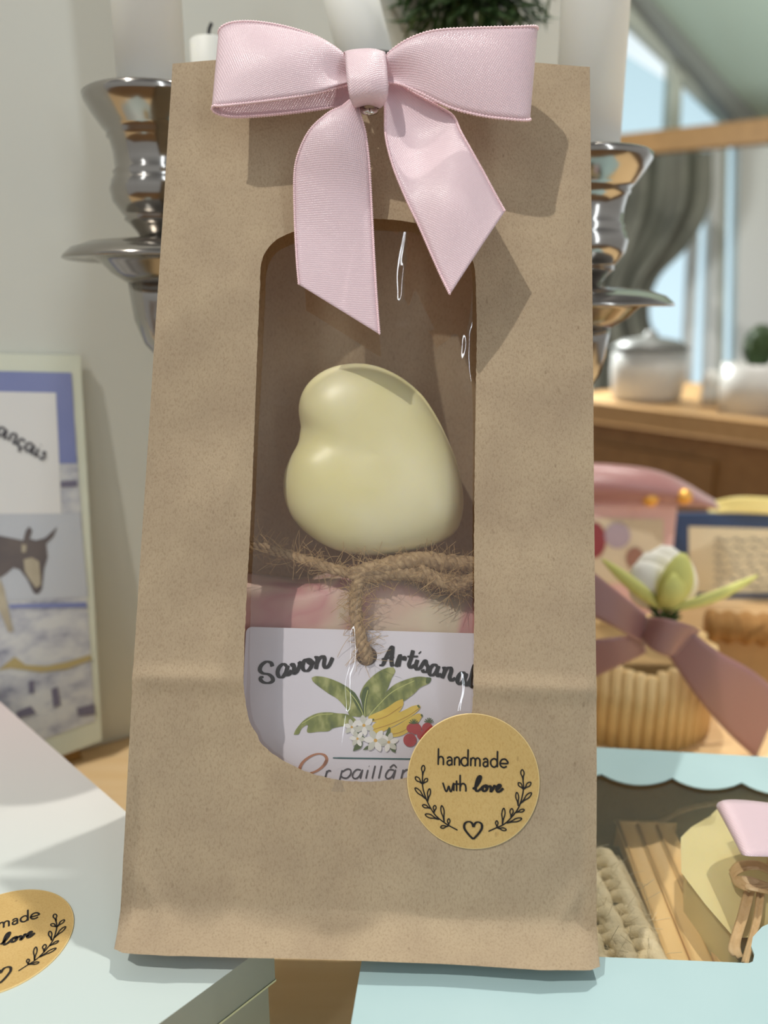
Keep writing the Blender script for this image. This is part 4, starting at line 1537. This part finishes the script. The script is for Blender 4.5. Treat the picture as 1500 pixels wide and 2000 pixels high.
# twisted wire tie under the knot
mm = MB()
for s in (-1, 1):
    mm.tube(spline([PP(722 + s * 2, 190, .004), PP(722 + s * 14, 208, .010), PP(722 + s * 10, 219, .0125), PP(722, 217, .0135)], 16), 0.0007, 8)
mm.tube(spline([PP(712, 216, .012), PP(724, 221, .0135), PP(736, 214, .012)], 10), 0.0006, 8)
new('wire_tie', mm, METALW, bow)['label'] = 'silver wire tie'

# ================================================================== IN THE BAG
# soap bar standing on the bag floor
SB_F, SB_B = -0.0160, -0.0370
u0, u1 = 0.0165, 0.0945
m = MB()
sbv = [uv(x, y, SB_F) for x, y in ((440, 1142), (480, 1144), (540, 1150), (590, 1148), (640, 1138), (690, 1122), (740, 1120), (790, 1132), (840, 1158), (880, 1170), (925, 1178), (980, 1172))]
tops = spline([(a, b, 0) for a, b in sbv], 61)
frontrow = []
rows = []
thick = SB_B - SB_F
for j in range(25):
    t = j / 24
    row = []
    for p_ in tops:
        vv = 0.004 + (p_.y - 0.004) * t
        n_ = SB_F + 0.0006 * noise.noise(Vector((p_.x * 60, vv * 60, 2)))
        if t > 0.9:
            n_ -= 0.0022 * ((t - 0.9) / 0.1) ** 2
        row.append(PW(p_.x, vv, n_))
    rows.append(row)
for j in range(1, 9):
    t = j / 8
    rows.append([PW(p_.x, p_.y + 0.0028 * math.sin(math.pi * t) + 0.002 * noise.noise(Vector((p_.x * 70, t * 3, 1))) * math.sin(math.pi * t), SB_F - 0.0022 + (thick + 0.0044) * t) for p_ in tops])
for j in range(1, 9):
    t = j / 8
    rows.append([PW(p_.x, p_.y + (0.004 - p_.y) * t, SB_B) for p_ in tops])
m.grid(rows)
soap = tag(new('soap_bar', m, MARBLE), 'pink and cream marbled soap bar behind the white tag in the bag window', 'soap')

# heart soap leaning above it
HN, HT = -0.0168, 0.0105
hpx = [(588, 835), (584, 800), (592, 768), (612, 742), (645, 722), (690, 713), (735, 718), (780, 738), (822, 772), (850, 812), (872, 855), (892, 905), (903, 955), (904, 1000), (892, 1035), (862, 1058), (815, 1074), (765, 1083), (705, 1084), (650, 1072), (605, 1046), (572, 1012), (556, 972), (556, 930), (568, 896), (582, 868)]
hp = spline([(uv(x, y, HN)[0], uv(x, y, HN)[1], 0) for x, y in hpx + [hpx[0]]], 181)[:-1]
hc = Vector((uv(745, 905, HN)[0], uv(745, 905, HN)[1], 0))
m = MB()
rows = []
for j in range(41):
    ph = -math.pi / 2 + math.pi * j / 40
    c_, s_2 = max(math.cos(ph), 0) ** 0.50, math.copysign(abs(math.sin(ph)) ** 0.95, math.sin(ph))
    row = []
    for p_ in hp:
        d_ = p_ - hc
        q_ = hc + d_ * c_
        dimple = 0.0
        row.append(PW(q_.x, q_.y, HN + HT * s_2))
    rows.append(row)
m.grid(rows, closed=True)
# valley from the notch towards the middle, on the front face
nt_ = Vector((uv(588, 850, HN)[0], uv(588, 850, HN)[1], 0)); md_ = Vector((uv(760, 930, HN)[0], uv(760, 930, HN)[1], 0))
ax_ = (md_ - nt_); al_ = ax_.length; ax_.normalize(); px_ = Vector((-ax_.y, ax_.x, 0))
for i, p_ in enumerate(m.v):
    r_ = p_ - BL
    q_ = Vector((r_.dot(PU), r_.dot(PV), 0)) - nt_
    n_ = r_.dot(PN_) - HN
    if n_ > 0:
        s_1, s_w = q_.dot(ax_) / al_, q_.dot(px_)
        dep_ = 0.0022 * math.exp(-(s_w / (0.0040 + 0.004 * max(s_1, 0))) ** 2) * max(0, 1 - max(s_1, 0) / 0.95) ** 1.2
        m.v[i] = p_ - PN_ * dep_ * min(1, n_ / 0.006)
heart = tag(new('heart_soap', m, HEART, sub=0), 'ivory heart-shaped soap lying sideways in the upper bag window', 'soap')

# white tag tied in front of the soap bar
TN = -0.0138
TP = lambda x, y, o=0.0: PP(x, y, TN + o)
tl_, tr_ = uv(481, 1224, TN), uv(958, 1238, TN)
tgo = thing('gift_tag', PP(716, 1500, TN), 'white printed card tag hanging on jute twine in the bag window', 'tag')
tu0, tu1 = tl_[0], tr_[0]
tvt = tl_[1]
tdir = Vector((tr_[0] - tl_[0], tr_[1] - tl_[1], 0)).normalized()
tdn = Vector((tdir.y, -tdir.x, 0))
tw = (Vector((tr_[0], tr_[1], 0)) - Vector((tl_[0], tl_[1], 0))).length
th = 0.052
o3 = Vector((tl_[0], tl_[1], 0))
rc_ = 0.0016
outl = []
for (cx_, cy_, a0) in ((rc_, rc_, 180), (tw - rc_, rc_, 270), (tw - rc_, th - rc_, 0), (rc_, th - rc_, 90)):
    for k_ in range(7):
        a = math.radians(a0 + 15 * k_)
        outl.append(o3 + tdir * (cx_ + rc_ * math.cos(a)) + tdn * (cy_ + rc_ * math.sin(a)))
hu = Vector((*uv(716, 1281, TN), 0))
hole = [hu + Vector((0.0027 * math.cos(a), 0.0025 * math.sin(a), 0)) for a in [2 * math.pi * k_ / 28 for k_ in range(28)]]
tri = geometry.tessellate_polygon([outl, hole])
flat = outl + hole
m = MB()
m.add([PW(p_.x, p_.y, TN) for p_ in flat], [tuple(t) for t in tri])
new('card', m, TAGM, tgo, smooth=False, solid=0.0005, offset=0)
T6 = lambda x, y, o: TP(480 + x / 3.261, 1210 + y / 3.263, 0.0004 + o)
T7 = lambda x, y, o: TP(560 + x / 4.412, 1300 + y / 4.412, 0.0004 + o)
SAVON = [[(170, 300), (160, 276), (130, 270), (100, 292), (90, 322), (108, 342), (145, 350), (168, 368), (172, 390), (150, 404), (118, 402), (96, 386), (98, 370), (114, 366)],
         [(262, 298), (240, 284), (214, 304), (203, 338), (212, 364), (234, 366), (254, 340), (268, 296)], [(268, 292), (260, 330), (264, 354), (280, 346), (292, 322)],
         [(284, 296), (300, 284), (308, 306), (306, 344), (326, 330), (344, 290), (342, 270), (352, 284), (364, 282)],
         [(396, 254), (374, 262), (362, 296), (370, 322), (394, 326), (416, 302), (420, 268), (400, 252), (398, 272), (420, 284), (440, 268)],
         [(438, 246), (452, 240), (456, 262), (446, 316)], [(448, 290), (468, 250), (492, 234), (502, 250), (498, 290), (510, 308), (532, 290), (554, 242)]]
ARTI = [[(850, 292), (874, 286), (900, 230), (932, 172), (934, 200), (928, 262), (934, 300)], [(866, 258), (900, 246), (946, 240)],
        [(958, 302), (968, 268), (984, 228), (986, 252), (1012, 240), (1010, 262)], [(984, 232), (972, 300)],
        [(1066, 196), (1052, 250), (1040, 288), (1052, 306), (1076, 290)], [(1028, 236), (1098, 236)],
        [(1094, 256), (1082, 298), (1092, 318), (1114, 306)], [(1106, 208), (1112, 214)],
        [(1110, 312), (1142, 262), (1150, 284), (1162, 308), (1152, 332), (1132, 332), (1126, 318)],
        [(1222, 296), (1198, 288), (1176, 312), (1170, 342), (1186, 356), (1210, 338), (1226, 300)], [(1228, 294), (1216, 336), (1226, 360), (1246, 346)],
        [(1252, 314), (1266, 308), (1266, 332), (1250, 374)], [(1256, 352), (1280, 314), (1304, 308), (1308, 330), (1298, 366), (1310, 388), (1336, 372)],
        [(1400, 344), (1376, 338), (1354, 362), (1348, 394), (1364, 410), (1388, 388), (1404, 350)], [(1406, 342), (1392, 388), (1404, 418), (1422, 410)],
        [(1416, 412), (1446, 350), (1470, 300), (1458, 290), (1440, 350), (1432, 414), (1450, 434)]]
m = MB()
strokes(m, SAVON + ARTI, 20, T6, 0, nib=0.75)
new('lettering', m, INKB, tgo)
m = MB()
ORP = [[(478, 900), (452, 1000)], [(478, 915), (520, 892), (550, 900), (550, 936), (520, 968), (484, 966), (468, 950)],
       [(640, 900), (604, 896), (574, 924), (568, 958), (590, 974), (622, 956), (648, 910)], [(654, 896), (634, 974)], [(700, 898), (682, 974)], [(708, 866), (711, 868)],
       [(762, 862), (736, 974)], [(818, 862), (792, 974)], [(926, 902), (888, 896), (860, 924), (852, 958), (874, 974), (906, 956), (932, 910)], [(938, 896), (916, 974)], [(888, 880), (922, 856), (946, 880)],
       [(1004, 896), (986, 974)], [(994, 930), (1026, 900), (1050, 900), (1052, 924), (1040, 974)],
       [(348, 905), (332, 965)], [(340, 930), (360, 906), (382, 908)]]
strokes(m, ORP, 14, T7, 0)
new('lettering', m, GREYINK, tgo)
m = MB()
strokes(m, [[(320, 862), (345, 812), (325, 772), (272, 760), (205, 782), (140, 832), (112, 888), (130, 925), (190, 930), (262, 905), (316, 862), (345, 812)]], 20, T7, 0, nib=0.7)
new('initial_print', m, COPPER, tgo)['label'] = 'copper coloured initial'
m = MB(); strokes(m, [[(398, 796), (1120, 806)]], 13, T7, 0)
new('line_print', m, TEAL, tgo)
# tropical illustration


def m_leafprint():
    m_, t, b = base('banana_leaf_print', lin(126, 146, 66), 0.5)
    n = N(t, 'TexNoise', Scale=260.0, Detail=3.0)
    t.links.new(coords(t, (1.6, 1, 1), (0, 0.6, 0)), n.inputs['Vector'])
    t.links.new(ramp(t, n.outputs['Fac'], [(0.3, lin(92, 106, 50)), (0.5, lin(134, 144, 72)), (0.7, lin(184, 186, 120))]), b.inputs['Base Color'])
    return m_


LEAFP = m_leafprint()
LEAFP2, _, _ = base('dark_leaf_print', lin(78, 98, 44), 0.5)
BANP = mottled('banana_print', lin(226, 190, 66), lin(240, 210, 90), 300, 0.5)
BANE, _, _ = base('banana_edge_print', lin(196, 150, 52), 0.5)
REDB = mottled('berry_print', lin(176, 38, 46), lin(196, 62, 62), 500, 0.5)
FLP, _, _ = base('petal_print', lin(246, 244, 238), 0.5)
FLS, _, _ = base('petal_shade_print', lin(214, 214, 200), 0.5)
ORG, _, _ = base('stamen_print', lin(226, 176, 80), 0.5)
VEIN, _, _ = base('leaf_rib_print', lin(198, 204, 120), 0.5)
m = MB()


def pol(pts, mi, o):
    m.poly([T7(p_.x, p_.y, o) for p_ in spline([(x, y, 0) for x, y in pts + [pts[0]]], 6 * len(pts))[:-1]], mi)


pol([(60, 595), (80, 550), (150, 470), (250, 415), (350, 402), (430, 410), (520, 420), (590, 460), (600, 510), (500, 520), (400, 540), (360, 565), (270, 570), (178, 576), (182, 512), (130, 540), (104, 590)], 0, 0)
pol([(215, 105), (250, 92), (330, 100), (420, 130), (500, 170), (570, 220), (620, 290), (650, 360), (665, 430), (640, 442), (590, 440), (540, 428), (516, 376), (440, 290), (360, 240), (270, 175), (225, 135)], 0, .00001)
pol([(530, 200), (580, 226), (622, 290), (650, 360), (665, 430), (610, 370), (560, 270)], 1, .00002)
pol([(920, 15), (935, 50), (900, 120), (870, 200), (820, 280), (760, 350), (700, 430), (670, 435), (662, 340), (630, 270), (650, 200), (700, 130), (780, 60), (860, 20)], 0, .00003)
pol([(640, 300), (660, 200), (710, 190), (690, 300), (675, 430)], 1, .00004)
pol([(1245, 110), (1230, 150), (1150, 190), (1100, 240), (1020, 300), (960, 330), (850, 370), (760, 410), (700, 445), (740, 380), (830, 260), (920, 170), (1030, 120), (1140, 95)], 0, .00005)
pol([(1205, 100), (1245, 108), (1230, 150), (1200, 150)], 1, .00006)
strokes(m, [[(500, 190), (590, 290), (640, 380), (665, 440)], [(700, 210), (675, 320), (672, 440)], [(1100, 130), (920, 220), (800, 330), (700, 445)], [(130, 500), (260, 430), (400, 415)]], 7, T7, .00007, mi=8)
pol([(1172, 430), (1130, 495), (1050, 570), (965, 610), (885, 612), (866, 560), (960, 510), (1080, 436), (1140, 412)], 2, .00008)
pol([(1000, 288), (1004, 340), (950, 415), (820, 480), (740, 482), (705, 460), (720, 430), (850, 370), (940, 310)], 2, .00009)
pol([(1142, 338), (1150, 368), (1060, 446), (915, 526), (795, 582), (738, 566), (750, 505), (850, 450), (1000, 390), (1080, 350)], 2, .0001)
strokes(m, [[(745, 552), (900, 502), (1050, 432), (1144, 366)], [(740, 476), (860, 436), (990, 350)], [(885, 596), (1000, 566), (1120, 480)]], 7, T7, .00012, mi=3)
strokes(m, [[(1128, 340), (1146, 364)], [(1158, 420), (1170, 438)], [(740, 470), (752, 462)]], 16, T7, .00013, mi=1)


def blob(cx_, cy_, r_, mi, o, sx_=1.0):
    m.poly([T7(cx_ + r_ * sx_ * math.cos(a), cy_ + r_ * math.sin(a), o) for a in [2 * math.pi * k_ / 20 for k_ in range(20)]], mi)


for cx_, cy_, r_ in ((1212, 540, 48), (1160, 600, 38), (1072, 540, 40), (1114, 545, 48), (1062, 642, 58)):
    blob(cx_, cy_, r_, 4, .00014 + r_ * 1e-7)
for bx_, by_ in ((1094, 500), (1225, 490)):
    strokes(m, [[(bx_, by_), (bx_ + 42 * math.cos(a), by_ + 42 * math.sin(a))] for a in (-2.9, -2.4, -1.9, -1.5, -1.1, -.6, -.2)], 8, T7, .00017, mi=1)


def flower(cx_, cy_, r_, rot, o):
    for k_ in range(6):
        a = rot + k_ * math.pi / 3
        d_ = Vector((math.cos(a), math.sin(a))); n_ = Vector((-d_.y, d_.x))
        c_ = Vector((cx_, cy_))
        pol([tuple(c_), tuple(c_ + d_ * r_ * .5 + n_ * r_ * .30), tuple(c_ + d_ * r_ * .85 + n_ * r_ * .2), tuple(c_ + d_ * r_ * 1.08), tuple(c_ + d_ * r_ * .85 - n_ * r_ * .22), tuple(c_ + d_ * r_ * .5 - n_ * r_ * .26)], 5 if k_ % 2 else 6, o + k_ * 2e-6)
    blob(cx_, cy_, r_ * .16, 7, o + .00002)


for pts in ([(570, 740), (590, 690), (650, 655), (640, 710)], [(655, 728), (690, 694), (725, 690), (700, 720)], [(875, 685), (915, 690), (940, 745), (905, 735)], [(860, 625), (885, 600), (945, 690), (900, 670)], [(600, 570), (640, 590), (690, 640), (640, 620)], [(850, 600), (880, 530), (895, 560), (880, 620)]):
    pol(pts, 1, .00018)
flower(560, 530, 66, 0.3, .00019)
flower(880, 660, 80, 0.8, .00019)
flower(610, 630, 66, 0.1, .00019)
flower(665, 515, 84, 0.4, .00022)
flower(765, 645, 96, 0.1, .00026)
new('fruit_print', m, [LEAFP, LEAFP2, BANP, BANE, REDB, FLP, FLS, ORG, VEIN], tgo, smooth=False)

PJ = lambda x, y, n: PP(x, y, n - 0.0076)
# jute twine round the soap
tw_ = thing('jute_twine', PJ(700, 1125, -0.006), 'brown jute twine tied round the soap and through the white tag', 'twine')


def twist(mm, path, r, turns, ply=4, n=120):
    c_ = spline(path, n)
    for k_ in range(ply):
        pts = []
        for i, p_ in enumerate(c_):
            d_ = (c_[min(i + 1, n - 1)] - c_[max(i - 1, 0)]).normalized()
            e_1 = d_.cross(PN_).normalized(); e_2 = d_.cross(e_1)
            a = 2 * math.pi * (0.55 * turns * i / (n - 1) + k_ / ply)
            pts.append(p_ + (e_1 * math.cos(a) + e_2 * math.sin(a)) * r * 0.62 + Vector((noise.noise(p_ * 900), noise.noise(p_ * 900 + Vector((5, 0, 0))), noise.noise(p_ * 900 + Vector((0, 5, 0))))) * r * 0.25)
        mm.tube(pts, r * 0.62, 8)
    return c_


paths = []
m = MB()
paths.append((twist(m, [PJ(440, 1062, -.016), PJ(520, 1072, -.012), PJ(600, 1096, -.008), PJ(660, 1114, -.0058), PJ(700, 1122, -.005)], .0012, 9), .0014))
paths.append((twist(m, [PJ(700, 1120, -.005), PJ(760, 1104, -.0056), PJ(820, 1094, -.0062), PJ(880, 1100, -.0068), PJ(960, 1108, -.008)], .0019, 9), .0024))
paths.append((twist(m, [PJ(705, 1126, -.0052), PJ(770, 1118, -.006), PJ(830, 1124, -.0062), PJ(880, 1138, -.0066), PJ(960, 1128, -.008)], .0016, 9), .0022))
paths.append((twist(m, [PJ(820, 1108, -.0055), PJ(850, 1130, -.005), PJ(890, 1148, -.0052), PJ(915, 1138, -.006), PJ(960, 1120, -.008)], .0012, 6), .0020))
new('strand', m, JUTE, tw_)
m = MB()
paths.append((twist(m, [PJ(704, 1112, -.0046), PJ(700, 1140, -.0044), PJ(694, 1170, -.0042), PJ(697, 1210, -.0042), PJ(706, 1250, -.0040), PJ(716, 1280, -.0052), PJ(717, 1288, -.0072)], .0014, 7), .0020))
new('strand', m, JUTE, tw_)
m = MB()
for k_ in range(3):
    c_ = PJ(700, 1120 + k_ * 4 - 4, -.0050)
    m.tube([c_ + PU * (0.0020 * math.cos(a)) + PN_ * (0.0016 * math.sin(a)) + PV * (0.0006 * math.sin(a + k_)) for a in [2 * math.pi * i / 24 for i in range(25)]], 0.0007, 8)
m.ball(PJ(701, 1122, -.0052), 0.0016, 10)
new('knot', m, JUTE, tw_)
m = MB()
for c_, sp in paths:
    for i in range(280):
        k_ = random.randrange(1, len(c_))
        p_ = c_[k_]
        d_ = ((c_[k_] - c_[k_ - 1]).normalized() * random.choice((-1, 1)) * random.uniform(0.2, 1.4) + Vector((random.gauss(0, .6), random.gauss(0, .4), random.gauss(0, .6)))).normalized()
        p_ = p_ + Vector((random.gauss(0, 1), random.gauss(0, 1), random.gauss(0, 1))).normalized() * sp * 0.55
        l_ = random.uniform(.0015, .0050)
        k2 = Vector((random.gauss(0, 1), random.gauss(0, .4), random.gauss(0, 1))) * 0.0012
        f_ = spline([p_, p_ + d_ * sp * 0.9, p_ + d_ * l_ * 0.7 + k2, p_ + d_ * l_ * 0.8 + k2 * 2.2], 8)
        if max((q_ - BL).dot(PN_) for q_ in f_) > -0.0022:
            continue
        m.tube(f_, 0.00006, 3, cap=False)
fz = new('fibre_fuzz', m, FIBRE, tw_)
fz['kind'] = 'stuff'

for o in bpy.data.objects:
    if '_o' in o:
        del o['_o']
